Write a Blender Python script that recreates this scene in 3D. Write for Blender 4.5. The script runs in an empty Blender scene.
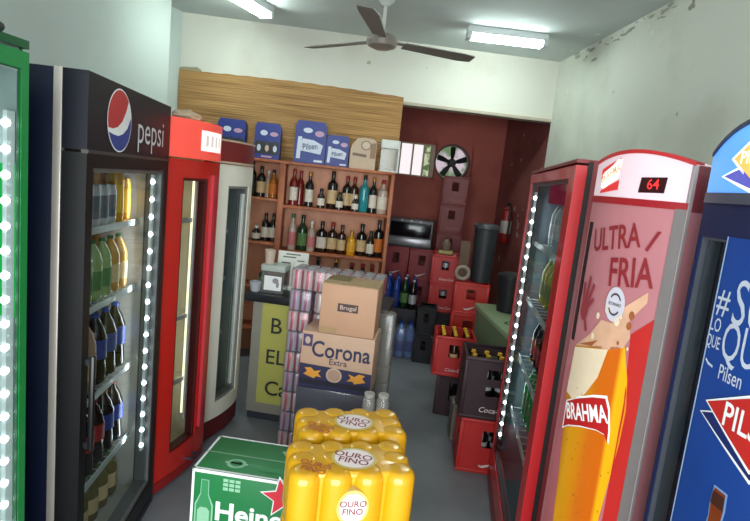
import bpy, bmesh, math, random
from mathutils import Vector, Matrix, Euler
random.seed(7)
C = bpy.context.scene.collection
PI = math.pi

# ------------------------------------------------------------------ camera, world, light, exposure
F_PX, EYE = 530.0, Vector((0, 0, 1.65))
YAW, PITCH, ROLL = math.radians(7.0), math.radians(8.3), math.radians(6.1)
fwd = Vector((-math.sin(YAW)*math.cos(PITCH), math.cos(YAW)*math.cos(PITCH), -math.sin(PITCH)))
r0 = Vector((math.cos(YAW), math.sin(YAW), 0)); u0 = r0.cross(fwd)
right = r0*math.cos(ROLL) + u0*math.sin(ROLL); up = -r0*math.sin(ROLL) + u0*math.cos(ROLL)
cd = bpy.data.cameras.new('camera'); cam = bpy.data.objects.new('camera', cd); C.objects.link(cam)
m3 = Matrix((right, up, -fwd)).transposed()
cam.matrix_world = Matrix.Translation(EYE) @ m3.to_4x4()
cd.sensor_fit = 'HORIZONTAL'; cd.sensor_width = 36; cd.lens = 36*F_PX/750; cd.clip_start = 0.02
bpy.context.scene.camera = cam

w = bpy.data.worlds.new('world'); bpy.context.scene.world = w; w.use_nodes = True
w.node_tree.nodes['Background'].inputs[0].default_value = (0.80, 0.92, 1.0, 1)
w.node_tree.nodes['Background'].inputs[1].default_value = 1.5

def area_light(name, loc, target, sx, sy, energy, color=(1, 1, 1), parent=None):
    d = bpy.data.lights.new(name, 'AREA'); d.shape = 'RECTANGLE'; d.size = sx; d.size_y = sy
    d.energy = energy; d.color = color
    o = bpy.data.objects.new(name, d); C.objects.link(o); o.location = loc
    o.rotation_euler = (Vector(target)-Vector(loc)).to_track_quat('-Z', 'Y').to_euler()
    if parent: o.parent = parent
    return o
DOOR_ENERGY = 165
area_light('shopfront_daylight', (0.1, -1.45, 1.35), (0.1, 3, 1.25), 2.9, 2.2, DOOR_ENERGY, (0.93, 1.0, 1.0))
sc = bpy.context.scene
sc.view_settings.view_transform = 'Standard'; sc.view_settings.look = 'None'
sc.view_settings.exposure = 0.0; sc.view_settings.gamma = 1.0
sc.view_settings.use_curve_mapping = False
TUBE = 60.0            # fluorescent tube emission
LED_W = 1.1           # refrigerator lamp energy

# ------------------------------------------------------------------ materials
def lin(c):
    c = c/255.0
    return c/12.92 if c <= 0.04045 else ((c+0.055)/1.055)**2.4
def col(rgb): return (lin(rgb[0]), lin(rgb[1]), lin(rgb[2]), 1)
MATS = {}
def pm(name, rgb, rough=0.5, metal=0.0, amt=0.10, scale=14.0, spec=0.5, emit=None, coat=0.0, bump=0.0):
    """principled material with a little procedural tone variation"""
    if name in MATS: return MATS[name]
    m = bpy.data.materials.new(name); m.use_nodes = True; nt = m.node_tree; b = nt.nodes['Principled BSDF']
    tc = nt.nodes.new('ShaderNodeTexCoord'); n = nt.nodes.new('ShaderNodeTexNoise')
    n.inputs['Scale'].default_value = scale; n.inputs['Detail'].default_value = 4
    nt.links.new(tc.outputs['Object'], n.inputs['Vector'])
    r = nt.nodes.new('ShaderNodeMix'); r.data_type = 'RGBA'
    c = col(rgb)
    r.inputs[6].default_value = tuple(x*(1-amt) for x in c[:3])+(1,)
    r.inputs[7].default_value = tuple(min(1, x*(1+amt)) for x in c[:3])+(1,)
    nt.links.new(n.outputs['Fac'], r.inputs[0]); nt.links.new(r.outputs[2], b.inputs['Base Color'])
    b.inputs['Roughness'].default_value = rough; b.inputs['Metallic'].default_value = metal
    b.inputs['Specular IOR Level'].default_value = spec; b.inputs['Coat Weight'].default_value = coat
    if emit:
        nt.links.new(r.outputs[2], b.inputs['Emission Color']); b.inputs['Emission Strength'].default_value = emit
    if bump:
        bp = nt.nodes.new('ShaderNodeBump'); bp.inputs['Strength'].default_value = bump; bp.inputs['Distance'].default_value = 0.01
        nt.links.new(n.outputs['Fac'], bp.inputs['Height']); nt.links.new(bp.outputs['Normal'], b.inputs['Normal'])
    MATS[name] = m; return m
def em(name, rgb, strength):
    if name in MATS: return MATS[name]
    m = bpy.data.materials.new(name); m.use_nodes = True; nt = m.node_tree
    nt.nodes.remove(nt.nodes['Principled BSDF'])
    e = nt.nodes.new('ShaderNodeEmission'); e.inputs[0].default_value = col(rgb); e.inputs[1].default_value = strength
    nt.links.new(e.outputs[0], nt.nodes['Material Output'].inputs[0]); MATS[name] = m; return m
def glassy(name, rgb, ior=1.25, rough=0.03, clear=1.0, body=(255, 255, 255)):
    """thin clear sheet: transparent with a fresnel reflection; clear<1 mixes in a tinted body"""
    if name in MATS: return MATS[name]
    m = bpy.data.materials.new(name); m.use_nodes = True; nt = m.node_tree
    nt.nodes.remove(nt.nodes['Principled BSDF'])
    t = nt.nodes.new('ShaderNodeBsdfTransparent'); t.inputs[0].default_value = col(rgb)
    g = nt.nodes.new('ShaderNodeBsdfGlossy'); g.inputs['Roughness'].default_value = rough
    lw_ = nt.nodes.new('ShaderNodeLayerWeight'); lw_.inputs[0].default_value = 0.5
    pw = nt.nodes.new('ShaderNodeMath'); pw.operation = 'POWER'; pw.inputs[1].default_value = 4.0
    f = nt.nodes.new('ShaderNodeMath'); f.operation = 'MULTIPLY_ADD'; f.inputs[1].default_value = (ior-1)*1.1; f.inputs[2].default_value = (ior-1)*0.12
    nt.links.new(lw_.outputs['Facing'], pw.inputs[0]); nt.links.new(pw.outputs[0], f.inputs[0])
    mx = nt.nodes.new('ShaderNodeMixShader'); src = t.outputs[0]
    if clear < 1:
        d = nt.nodes.new('ShaderNodeBsdfDiffuse'); d.inputs[0].default_value = col(body)
        m2 = nt.nodes.new('ShaderNodeMixShader'); m2.inputs[0].default_value = clear
        nt.links.new(d.outputs[0], m2.inputs[1]); nt.links.new(t.outputs[0], m2.inputs[2]); src = m2.outputs[0]
    nt.links.new(f.outputs[0], mx.inputs[0]); nt.links.new(src, mx.inputs[1]); nt.links.new(g.outputs[0], mx.inputs[2])
    nt.links.new(mx.outputs[0], nt.nodes['Material Output'].inputs[0]); MATS[name] = m; return m
def plaster(name, base, stain, lo=0.56, hi=0.70, scale=1.6, rough=0.85, chips=None, chip_lo=0.68):
    """painted wall with worn patches and small chips"""
    m = bpy.data.materials.new(name); m.use_nodes = True; nt = m.node_tree; b = nt.nodes['Principled BSDF']
    tc = nt.nodes.new('ShaderNodeTexCoord')
    def noise(s, d=6):
        n = nt.nodes.new('ShaderNodeTexNoise'); n.inputs['Scale'].default_value = s; n.inputs['Detail'].default_value = d
        nt.links.new(tc.outputs['Object'], n.inputs['Vector']); return n
    def ramp(src, a, c):
        r = nt.nodes.new('ShaderNodeMapRange'); r.inputs[1].default_value = a; r.inputs[2].default_value = c
        nt.links.new(src, r.inputs[0]); return r
    n1 = noise(scale); r1 = ramp(n1.outputs['Fac'], lo, hi)
    mx = nt.nodes.new('ShaderNodeMix'); mx.data_type = 'RGBA'
    mx.inputs[6].default_value = col(base); mx.inputs[7].default_value = col(stain)
    nt.links.new(r1.outputs[0], mx.inputs[0]); out = mx.outputs[2]
    if chips:
        n2 = noise(7.0, 8); r2 = ramp(n2.outputs['Fac'], chip_lo, chip_lo+0.02)
        m2 = nt.nodes.new('ShaderNodeMix'); m2.data_type = 'RGBA'; m2.inputs[7].default_value = col(chips)
        nt.links.new(r2.outputs[0], m2.inputs[0]); nt.links.new(out, m2.inputs[6]); out = m2.outputs[2]
    nt.links.new(out, b.inputs['Base Color']); b.inputs['Roughness'].default_value = rough
    bp = nt.nodes.new('ShaderNodeBump'); bp.inputs['Strength'].default_value = 0.15; bp.inputs['Distance'].default_value = 0.01
    nt.links.new(noise(30).outputs['Fac'], bp.inputs['Height']); nt.links.new(bp.outputs['Normal'], b.inputs['Normal'])
    MATS[name] = m; return m
def striped(name, c1, c2, axis='Z', scale=60.0, dist=2.0, stretch=0.06, rough=0.7, bump=0.4):
    """long fibres (reed, wood grain): noise stretched along the run of the fibres"""
    if name in MATS: return MATS[name]
    m = bpy.data.materials.new(name); m.use_nodes = True; nt = m.node_tree; b = nt.nodes['Principled BSDF']
    tc = nt.nodes.new('ShaderNodeTexCoord'); mp = nt.nodes.new('ShaderNodeMapping')
    s = [stretch, stretch, stretch]; s['XYZ'.index(axis)] = 1.0
    mp.inputs['Scale'].default_value = s
    nt.links.new(tc.outputs['Object'], mp.inputs[0])
    n = nt.nodes.new('ShaderNodeTexNoise'); n.inputs['Scale'].default_value = scale; n.inputs['Detail'].default_value = 5; n.inputs['Distortion'].default_value = dist*0.1
    nt.links.new(mp.outputs[0], n.inputs['Vector'])
    r = nt.nodes.new('ShaderNodeValToRGB'); r.color_ramp.elements[0].position = 0.34; r.color_ramp.elements[1].position = 0.66
    r.color_ramp.elements[0].color = col(c1); r.color_ramp.elements[1].color = col(c2)
    nt.links.new(n.outputs['Fac'], r.inputs[0]); nt.links.new(r.outputs[0], b.inputs['Base Color'])
    b.inputs['Roughness'].default_value = rough
    bp = nt.nodes.new('ShaderNodeBump'); bp.inputs['Strength'].default_value = bump; bp.inputs['Distance'].default_value = 0.01
    nt.links.new(n.outputs['Fac'], bp.inputs['Height']); nt.links.new(bp.outputs['Normal'], b.inputs['Normal'])
    MATS[name] = m; return m

GLASS = glassy('cooler_glass', (235, 240, 240), 1.16)
FILM = glassy('shrink_film', (245, 245, 248), 1.30, 0.12, 0.90, (230, 230, 235))
WHITE = pm('white_print', (235, 235, 235), 0.5)

# ------------------------------------------------------------------ mesh helpers
class MB:
    def __init__(s): s.bm = bmesh.new()
    def add(s, t, m=0, mat=None):
        if mat is not None: bmesh.ops.transform(t, matrix=mat, verts=t.verts)
        for f in t.faces: f.material_index = m if m is not None else f.material_index
        me = bpy.data.meshes.new('tmp'); t.to_mesh(me); t.free(); s.bm.from_mesh(me); bpy.data.meshes.remove(me); return s
    def box(s, x0, x1, y0, y1, z0, z1, m=0, bev=0.0, mat=None, seg=2):
        t = bmesh.new(); bmesh.ops.create_cube(t, size=1)
        for v in t.verts: v.co = Vector(((x0+x1)/2+v.co.x*(x1-x0), (y0+y1)/2+v.co.y*(y1-y0), (z0+z1)/2+v.co.z*(z1-z0)))
        if bev: bmesh.ops.bevel(t, geom=t.edges[:], offset=bev, segments=seg, affect='EDGES', profile=0.5)
        return s.add(t, m, mat)
    def lathe(s, prof, seg=16, m=0, mat=None, c=(0, 0, 0)):
        t = bmesh.new(); rings = []
        for r, z in prof:
            if r < 1e-5: rings.append([t.verts.new((c[0], c[1], c[2]+z))])
            else: rings.append([t.verts.new((c[0]+r*math.cos(2*PI*i/seg), c[1]+r*math.sin(2*PI*i/seg), c[2]+z)) for i in range(seg)])
        for a, b in zip(rings, rings[1:]):
            for i in range(seg):
                j = (i+1) % seg
                if len(a) == 1 and len(b) == 1: continue
                if len(a) == 1: t.faces.new((a[0], b[j], b[i]))
                elif len(b) == 1: t.faces.new((a[i], a[j], b[0]))
                else: t.faces.new((a[i], a[j], b[j], b[i]))
        bmesh.ops.recalc_face_normals(t, faces=t.faces)
        return s.add(t, m, mat)
    def tube(s, pts, r, seg=8, m=0):
        t = bmesh.new(); pts = [Vector(p) for p in pts]; rings = []
        for i, p in enumerate(pts):
            d = (pts[min(i+1, len(pts)-1)]-pts[max(i-1, 0)]).normalized()
            a = d.orthogonal().normalized() if i == 0 else (a - d*a.dot(d)).normalized()
            b = d.cross(a); rr = r[i] if isinstance(r, (list, tuple)) else r
            rings.append([t.verts.new(p+(a*math.cos(2*PI*k/seg)+b*math.sin(2*PI*k/seg))*rr) for k in range(seg)])
        for A, B in zip(rings, rings[1:]):
            for k in range(seg): t.faces.new((A[k], A[(k+1) % seg], B[(k+1) % seg], B[k]))
        t.faces.new(rings[0][::-1]); t.faces.new(rings[-1])
        bmesh.ops.recalc_face_normals(t, faces=t.faces)
        return s.add(t, m)
    def curved(s, x0, x1, z0, z1, yf, t_, m=0, nx=10, top=None):
        """upright panel whose front follows yf(x); top(x) may raise the upper edge"""
        t = bmesh.new(); nx = max(1, nx); F0, F1, B0, B1 = [], [], [], []
        for i in range(nx+1):
            x = x0+(x1-x0)*i/nx; zt = z1+(top(x) if top else 0); y = yf(x)
            zb = z0(x) if callable(z0) else z0; F0.append(t.verts.new((x, y, zb))); F1.append(t.verts.new((x, y, zt)))
            yb = t_(x) if callable(t_) else y+t_
            B0.append(t.verts.new((x, yb, zb))); B1.append(t.verts.new((x, yb, zt)))
        for i in range(nx):
            t.faces.new((F0[i], F0[i+1], F1[i+1], F1[i])); t.faces.new((B0[i+1], B0[i], B1[i], B1[i+1]))
            t.faces.new((F1[i], F1[i+1], B1[i+1], B1[i])); t.faces.new((F0[i+1], F0[i], B0[i], B0[i+1]))
        t.faces.new((F0[0], F1[0], B1[0], B0[0])); t.faces.new((F0[-1], B0[-1], B1[-1], F1[-1]))
        return s.add(t, m)
    def frame(s, x0, x1, z0, z1, ix0, ix1, iz0, iz1, yf, t_, m=0):
        s.curved(x0, ix0, z0, z1, yf, t_, m, 4); s.curved(ix1, x1, z0, z1, yf, t_, m, 4)
        s.curved(ix0, ix1, z0, iz0, yf, t_, m, 8); s.curved(ix0, ix1, iz1, z1, yf, t_, m, 8); return s
    def prism(s, pts, y0, y1, m=0, mat=None):
        """outline in xz, thickness in y"""
        t = bmesh.new(); a = [t.verts.new((p[0], y0, p[1])) for p in pts]; b = [t.verts.new((p[0], y1, p[1])) for p in pts]
        t.faces.new(a); t.faces.new(b[::-1]); n = len(pts)
        for i in range(n): t.faces.new((a[i], b[i], b[(i+1) % n], a[(i+1) % n]))
        bmesh.ops.recalc_face_normals(t, faces=t.faces)
        return s.add(t, m, mat)
    def flat(s, pts, fn, m=0, step=None):
        t = bmesh.new(); t.faces.new([t.verts.new((p[0], p[1], 0)) for p in pts]); return s.decal(t, fn, m, step)
    def decal(s, t, fn, m=0, step=None):
        """2D mesh printed on a surface; fn maps (u, v) to a point"""
        if step:
            bmesh.ops.triangulate(t, faces=t.faces[:])
            us = [v.co.x for v in t.verts]; u = math.ceil(min(us)/step)*step
            while u < max(us):
                bmesh.ops.bisect_plane(t, geom=t.verts[:]+t.edges[:]+t.faces[:], plane_co=(u, 0, 0), plane_no=(1, 0, 0)); u += step
        for v in t.verts: v.co = Vector(fn(v.co.x, v.co.y))
        return s.add(t, m)
    def text(s, body, size, fn, m=0, at=(0, 0), rot=0.0, shear=0.0, bold=0.0, sx=1.0, align='CENTER', step=None, space=1.0):
        c = bpy.data.curves.new('t', 'FONT'); c.body = body; c.size = size; c.shear = shear; c.offset = bold*size
        c.align_x = align; c.align_y = 'CENTER'; c.space_character = space; c.resolution_u = 3; c.fill_mode = 'FRONT'
        o = bpy.data.objects.new('t', c); me = bpy.data.meshes.new_from_object(o)
        t = bmesh.new(); t.from_mesh(me); bpy.data.meshes.remove(me); bpy.data.objects.remove(o); bpy.data.curves.remove(c)
        ca, sa = math.cos(rot), math.sin(rot)
        for v in t.verts:
            x, y = v.co.x*sx, v.co.y; v.co = Vector((at[0]+x*ca-y*sa, at[1]+x*sa+y*ca, 0))
        return s.decal(t, fn, m, step)
    def mesh(s, name, mats, smooth=True):
        me = bpy.data.meshes.new(name); s.bm.to_mesh(me); s.bm.free()
        for m in mats: me.materials.append(m)
        if smooth:
            for p in me.polygons: p.use_smooth = True
            me.set_sharp_from_angle(angle=math.radians(35))
        return me
    def build(s, name, mats, parent=None, smooth=True):
        if not isinstance(mats, (list, tuple)): mats = [mats]
        return put(name, s.mesh(name, mats, smooth), parent)
def put(name, me, parent=None):
    o = bpy.data.objects.new(name, me); C.objects.link(o)
    if parent: o.parent = parent
    return o
def tag(o, label=None, cat=None, group=None, kind=None):
    if label: o['label'] = label
    if cat: o['category'] = cat
    if group: o['group'] = group
    if kind: o['kind'] = kind
    return o
def thing(name, label, cat, loc=(0, 0, 0), rz=0.0, group=None):
    o = bpy.data.objects.new(name, None); C.objects.link(o); o.empty_display_size = 0.1
    o.location = loc; o.rotation_euler = (0, 0, rz); return tag(o, label, cat, group)
def copy_thing(src, loc, rz, label=None, group=None):
    r = src.copy(); C.objects.link(r); r.location = loc; r.rotation_euler = (0, 0, rz)
    if label: r['label'] = label
    if group: r['group'] = group
    for ch in list(src.children):
        c = ch.copy(); C.objects.link(c); c.parent = r
        for g in list(ch.children):
            d = g.copy(); C.objects.link(d); d.parent = c
    return r
def struct(name, mb, mats): return tag(mb.build(name, mats), kind='structure')
def inst(kit, name, loc, rz, label, cat, group=None):
    """kit = [(part name, shared mesh)]; a thing with its own parts"""
    t = thing(name, label, cat, loc, rz, group)
    for pn, me in kit: put(pn, me, t)
    return t
def ell(cx, cy, rx, ry, n=28, a0=0, a1=2*PI):
    return [(cx+rx*math.cos(a0+(a1-a0)*i/n), cy+ry*math.sin(a0+(a1-a0)*i/n)) for i in range(n)]

# ------------------------------------------------------------------ the room
BW, BA = Vector((-2.398, 4.453, 0)), math.radians(12.4)      # back wall line: left corner and bearing
bu = Vector((math.cos(BA), math.sin(BA), 0)); bn = Vector((-math.sin(BA), math.cos(BA), 0))
def bk(u, off=0.0, z=0.0):
    p = BW+bu*u-bn*off; return (p.x, p.y, z)
BM = Matrix.Translation(BW) @ Matrix.Rotation(BA, 4, 'Z')      # back-wall frame: x along wall, y into wall
CEIL = 2.90
def wall_poly(mb, a, b, z0, z1, t=0.12, m=0):
    a = Vector((a[0], a[1], 0)); b = Vector((b[0], b[1], 0)); d = b-a; L = d.length
    mt = Matrix.Translation(a) @ Matrix.Rotation(math.atan2(d.y, d.x), 4, 'Z')
    return mb.box(0, L, 0, t, z0, z1, m, mat=mt)

m_wall_l = plaster('left_wall_paint', (196, 206, 200), (182, 192, 186), 0.5, 0.8, 0.9)
m_wall_r = plaster('right_wall_paint', (208, 210, 198), (192, 194, 180), 0.48, 0.66, 1.5, chips=(140, 140, 126), chip_lo=0.71)
m_wall_b = plaster('back_wall_paint', (208, 206, 194), (188, 184, 166), 0.52, 0.72, 1.4, chips=(170, 160, 140), chip_lo=0.72)
m_ceil = plaster('ceiling_paint', (196, 204, 202), (182, 190, 188), 0.5, 0.75, 1.2)
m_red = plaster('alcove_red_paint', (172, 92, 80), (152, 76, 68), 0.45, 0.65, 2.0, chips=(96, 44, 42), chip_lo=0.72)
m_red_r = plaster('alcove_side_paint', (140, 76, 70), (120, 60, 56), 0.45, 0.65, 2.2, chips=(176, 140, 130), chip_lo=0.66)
m_floor = plaster('concrete_floor', (134, 137, 142), (104, 107, 112), 0.40, 0.68, 1.8, 0.55, chips=(132, 134, 136), chip_lo=0.70)

struct('floor', MB().box(-3.2, 2.6, -1.7, 7.2, -0.1, 0), [m_floor])
struct('ceiling', MB().box(-3.2, 2.6, -1.7, 5.3, CEIL, CEIL+0.1), [m_ceil])
wl = MB(); wl.box(-2.45, -2.25, -1.6, 4.0, 0, CEIL); wall_poly(wl, (-2.51, 3.9), (-2.398, 4.453), 0, CEIL, 0.15)
struct('wall_left', wl, [m_wall_l])
wr = MB(); wall_poly(wr, (0.849, 5.167), (2.21, -1.60), 0, CEIL, 0.12)
struct('wall_right', wr, [m_wall_r])
wb = MB()
wb.box(-0.1, 1.945, 0, 0.12, 0, CEIL, mat=BM)                       # behind the shelf
wb.box(1.945, 3.40, 0, 0.12, 2.385, CEIL, mat=BM)                   # lintel over the alcove
struct('wall_back', wb, [m_wall_b])
wf = MB(); wf.box(-2.45, -1.35, -1.72, -1.6, 0, CEIL); wf.box(1.55, 2.5, -1.72, -1.6, 0, CEIL); wf.box(-1.35, 1.55, -1.72, -1.6, 2.45, CEIL)
struct('wall_front', wf, [m_wall_l])
A0, A1 = Vector((-0.62, 6.232, 0)), Vector((0.58, 6.495, 0))        # alcove back wall
am = MB()
AM = Matrix.Translation((-0.62, 6.232, 0)) @ Matrix.Rotation(BA, 4, 'Z')
am.box(-1.2, 0.01, 0, 0.1, 0, 2.7, mat=AM); am.box(0.01, 0.42, 0, 0.1, 0, 1.775, mat=AM); am.box(0.01, 0.42, 0, 0.1, 2.155, 2.7, mat=AM)
am.box(0.42, 0.44, 0, 0.1, 0, 2.7, mat=AM)
FU, FZ, FR = 0.632, 1.972, 0.205                                     # extractor opening
def ring_hole(mb, u0, u1, z0, z1, cu, cz, r, mat):
    n = 32; t = bmesh.new(); rows = []
    for y in (0, 0.1):
        inn = []; out = []
        for i in range(n):
            a = 2*PI*i/n; c_, s_ = math.cos(a), math.sin(a)
            k = min((u1-cu)/c_ if c_ > 1e-6 else ((u0-cu)/c_ if c_ < -1e-6 else 1e9), (z1-cz)/s_ if s_ > 1e-6 else ((z0-cz)/s_ if s_ < -1e-6 else 1e9))
            inn.append(t.verts.new((cu+r*c_, y, cz+r*s_))); out.append(t.verts.new((cu+k*c_, y, cz+k*s_)))
        rows.append((inn, out))
    for i in range(n):
        j = (i+1) % n
        for (inn, out) in rows: t.faces.new((inn[i], inn[j], out[j], out[i]))
        t.faces.new((rows[0][0][i], rows[0][0][j], rows[1][0][j], rows[1][0][i]))
    bmesh.ops.recalc_face_normals(t, faces=t.faces); mb.add(t, 0, mat)
ring_hole(am, 0.40, 0.88, 1.74, 2.20, FU, FZ, FR, AM)
am.box(0.44, 0.86, 0.002, 0.1, 0, 1.75, mat=AM); am.box(0.44, 0.86, 0.002, 0.1, 2.19, 2.7, mat=AM); am.box(0.86, 1.4, 0, 0.1, 0, 2.7, mat=AM)
struct('wall_alcove_back', am, [m_red])
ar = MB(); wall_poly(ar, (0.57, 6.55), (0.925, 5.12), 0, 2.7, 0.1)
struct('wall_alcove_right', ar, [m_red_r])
al = MB(); wall_poly(al, (-1.75, 4.75), (-1.75, 6.1), 0, 2.7, 0.1); struct('wall_alcove_left', al, [m_red])
ac = MB(); ac.box(1.0, 3.4, 0.12, 2.2, 2.62, 2.70, mat=BM); struct('ceiling_alcove', ac, [m_red])
# peeling plaster along the ceiling edge of the right wall
pe = MB(); random.seed(3)
for i in range(34):
    k = random.random()**1.4; y = 5.1-2.6*k; x = 0.849+(5.167-y)*0.2010; s_ = random.uniform(0.008, 0.03)
    if random.random() < 0.5: c_ = (x-random.uniform(0.02, 0.22), y, CEIL-0.003); n3 = Vector((0, 0, 1))
    else: c_ = (x-0.006, y, CEIL-random.uniform(0.02, 0.35)*(1-k*0.6)); n3 = Vector((1, 0.2, 0))
    pe.lathe([(0, 0.0), (s_*0.8, 0.002), (s_, 0.004)], 7, 0, mat=Matrix.Translation(c_) @ n3.to_track_quat('Z', 'Y').to_matrix().to_4x4() @ Matrix.Diagonal((1, random.uniform(0.5, 1.4), 1, 1)))
struct('trim_1', pe, [pm('bare_plaster', (214, 214, 204), 0.9)])
mo = MB(); random.seed(11)
for i in range(38):
    y = random.uniform(3.5, 4.8); x = 0.849+(5.167-y)*0.2010-.006; s_ = random.uniform(.006, .022)
    mo.lathe([(0, .002), (s_*.8, .002), (s_, .0)], 8, 0, mat=Matrix.Translation((x, y, CEIL-abs(random.gauss(0, .035))-.012)) @ Vector((-1, -.2, 0)).to_track_quat('Z', 'Y').to_matrix().to_4x4() @ Matrix.Diagonal((random.uniform(1.0, 3.0), random.uniform(.25, .7), 1, 1)))
struct('trim_3', mo, [pm('mould_stain', (158, 160, 146), .9)])
struct('trim_2', MB().box(1.945, 3.40, -0.012, 0.125, 2.365, 2.39, mat=BM), [pm('lintel_edge', (176, 164, 146), 0.85)])

# alcove window: three lit panes in a thin frame set into the wall opening
wn = MB(); fz0, fz1 = 1.775, 2.155
for u in (0.01, 0.155, 0.285, 0.375): wn.box(u, u+0.014 if u < 0.37 else u+0.045, -0.012, 0.05, fz0, fz1, mat=AM)
wn.box(0.01, 0.42, -0.012, 0.05, fz0, fz0+0.014, mat=AM); wn.box(0.01, 0.42, -0.012, 0.05, fz1-0.014, fz1, mat=AM)
wo = struct('window_1', wn, [pm('window_frame_paint', (168, 150, 128), 0.6)])
def outdoor(name, a, b, strength, scale):
    m = bpy.data.materials.new(name); m.use_nodes = True; nt = m.node_tree; nt.nodes.remove(nt.nodes['Principled BSDF'])
    e = nt.nodes.new('ShaderNodeEmission'); e.inputs[1].default_value = strength
    tc = nt.nodes.new('ShaderNodeTexCoord'); n = nt.nodes.new('ShaderNodeTexNoise'); n.inputs['Scale'].default_value = scale
    r = nt.nodes.new('ShaderNodeValToRGB'); r.color_ramp.elements[0].position = 0.42; r.color_ramp.elements[1].position = 0.58
    r.color_ramp.elements[0].color = col(a); r.color_ramp.elements[1].color = col(b)
    nt.links.new(tc.outputs['Object'], n.inputs['Vector']); nt.links.new(n.outputs['Fac'], r.inputs[0]); nt.links.new(r.outputs[0], e.inputs[0])
    nt.links.new(e.outputs[0], nt.nodes['Material Output'].inputs[0]); return m
pn = MB(); pn.box(0.02, 0.295, 0.045, 0.052, fz0, fz1, 0, mat=AM); pn.box(0.295, 0.41, 0.045, 0.052, fz0, fz1, 1, mat=AM)
o = pn.build('pane', [em('frosted_daylight', (255, 246, 248), 1.0), outdoor('leafy_daylight', (96, 124, 70), (216, 222, 190), 0.8, 14)], wo)
ob = MB(); ob.box(0.36, 0.92, 0.16, 0.17, 1.70, 2.24, mat=AM)
struct('window_2', ob, [outdoor('yard_daylight', (120, 150, 110), (232, 214, 226), 0.75, 7)])

# ------------------------------------------------------------------ ceiling lamps and fan
def fluorescent(label, a, b, power=TUBE):
    a, b = Vector(a), Vector(b); d = b-a; L = d.length
    t = thing('fluorescent_lamp', label, 'ceiling lamp', ((a.x+b.x)/2, (a.y+b.y)/2, CEIL), math.atan2(d.y, d.x))
    m = MB(); m.box(-L/2, L/2, -0.055, 0.055, -0.055, -0.0, bev=0.008)
    m.build('housing', pm('lamp_housing', (206, 212, 212), 0.4), t)
    for y in (-0.032, 0.032): MB().tube([(-L/2+0.03, y, -0.075), (L/2-0.03, y, -0.075)], 0.016, 12).build('tube', em('fluorescent_tube_%d' % power, (236, 255, 250), power), t)
    for x in (-L/2+0.018, L/2-0.018): MB().box(x-0.018, x+0.018, -0.055, 0.055, -0.095, -0.04, bev=0.004).build('end_cap', pm('lamp_cap', (190, 196, 196), 0.4), t)
fluorescent('white twin-tube ceiling lamp glowing over the alcove, right of the fan', (-0.01, 4.30, CEIL), (0.60, 4.40, CEIL))
fluorescent('glowing ceiling lamp at the top edge, left of the fan, running towards the viewer', (-1.545, 4.17, CEIL), (-1.69, 3.57, CEIL))

fluorescent('added unseen ceiling lamp nearest the viewer, brightening the aisle and walls', (.35, 1.25, CEIL), (.25, 1.85, CEIL), 26)  # unseen lamp, added to brighten the right wall and the aisle

fan = thing('ceiling_fan', 'three-bladed grey ceiling fan on a thin rod', 'ceiling fan', (-0.572, 3.752, 2.60))
MB().tube([(0, 0, 0.06), (0, 0, 0.30)], 0.012, 10).build('rod', pm('fan_rod', (200, 200, 196), 0.35), fan)
MB().lathe([(0.0, 0.30), (0.06, 0.30), (0.06, 0.27), (0.02, 0.23)], 20).build('canopy', pm('fan_canopy', (200, 202, 200), 0.4), fan)
MB().lathe([(0, -0.05), (0.05, -0.048), (0.095, -0.03), (0.11, 0.0), (0.10, 0.03), (0.06, 0.05), (0.02, 0.06), (0, 0.06)], 28).build('motor_housing', pm('fan_motor', (150, 142, 134), 0.35, 0.4), fan)
for a in (27, 152, 270):
    m = MB(); rt = Matrix.Rotation(math.radians(a), 4, 'Z') @ Matrix.Rotation(math.radians(-9), 4, 'X')
    t = bmesh.new(); P = [(0.16, -0.045), (0.60, -0.068), (0.69, -0.06), (0.70, 0.04), (0.60, 0.062), (0.16, 0.05)]
    vs = [t.verts.new((x, y, 0.0)) for x, y in P]; f = t.faces.new(vs)
    e = bmesh.ops.extrude_face_region(t, geom=[f]); bmesh.ops.translate(t, vec=(0, 0, 0.007), verts=[v for v in e['geom'] if isinstance(v, bmesh.types.BMVert)])
    bmesh.ops.recalc_face_normals(t, faces=t.faces); m.add(t, 0, rt)
    bl = m.build('blade', pm('fan_blade', (118, 112, 106), 0.5), fan)
    m = MB(); m.box(0.09, 0.24, -0.018, 0.018, 0.006, 0.014, mat=rt, bev=0.003); m.build('blade_bracket', pm('fan_bracket', (140, 136, 130), 0.4, 0.5), bl)

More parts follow.
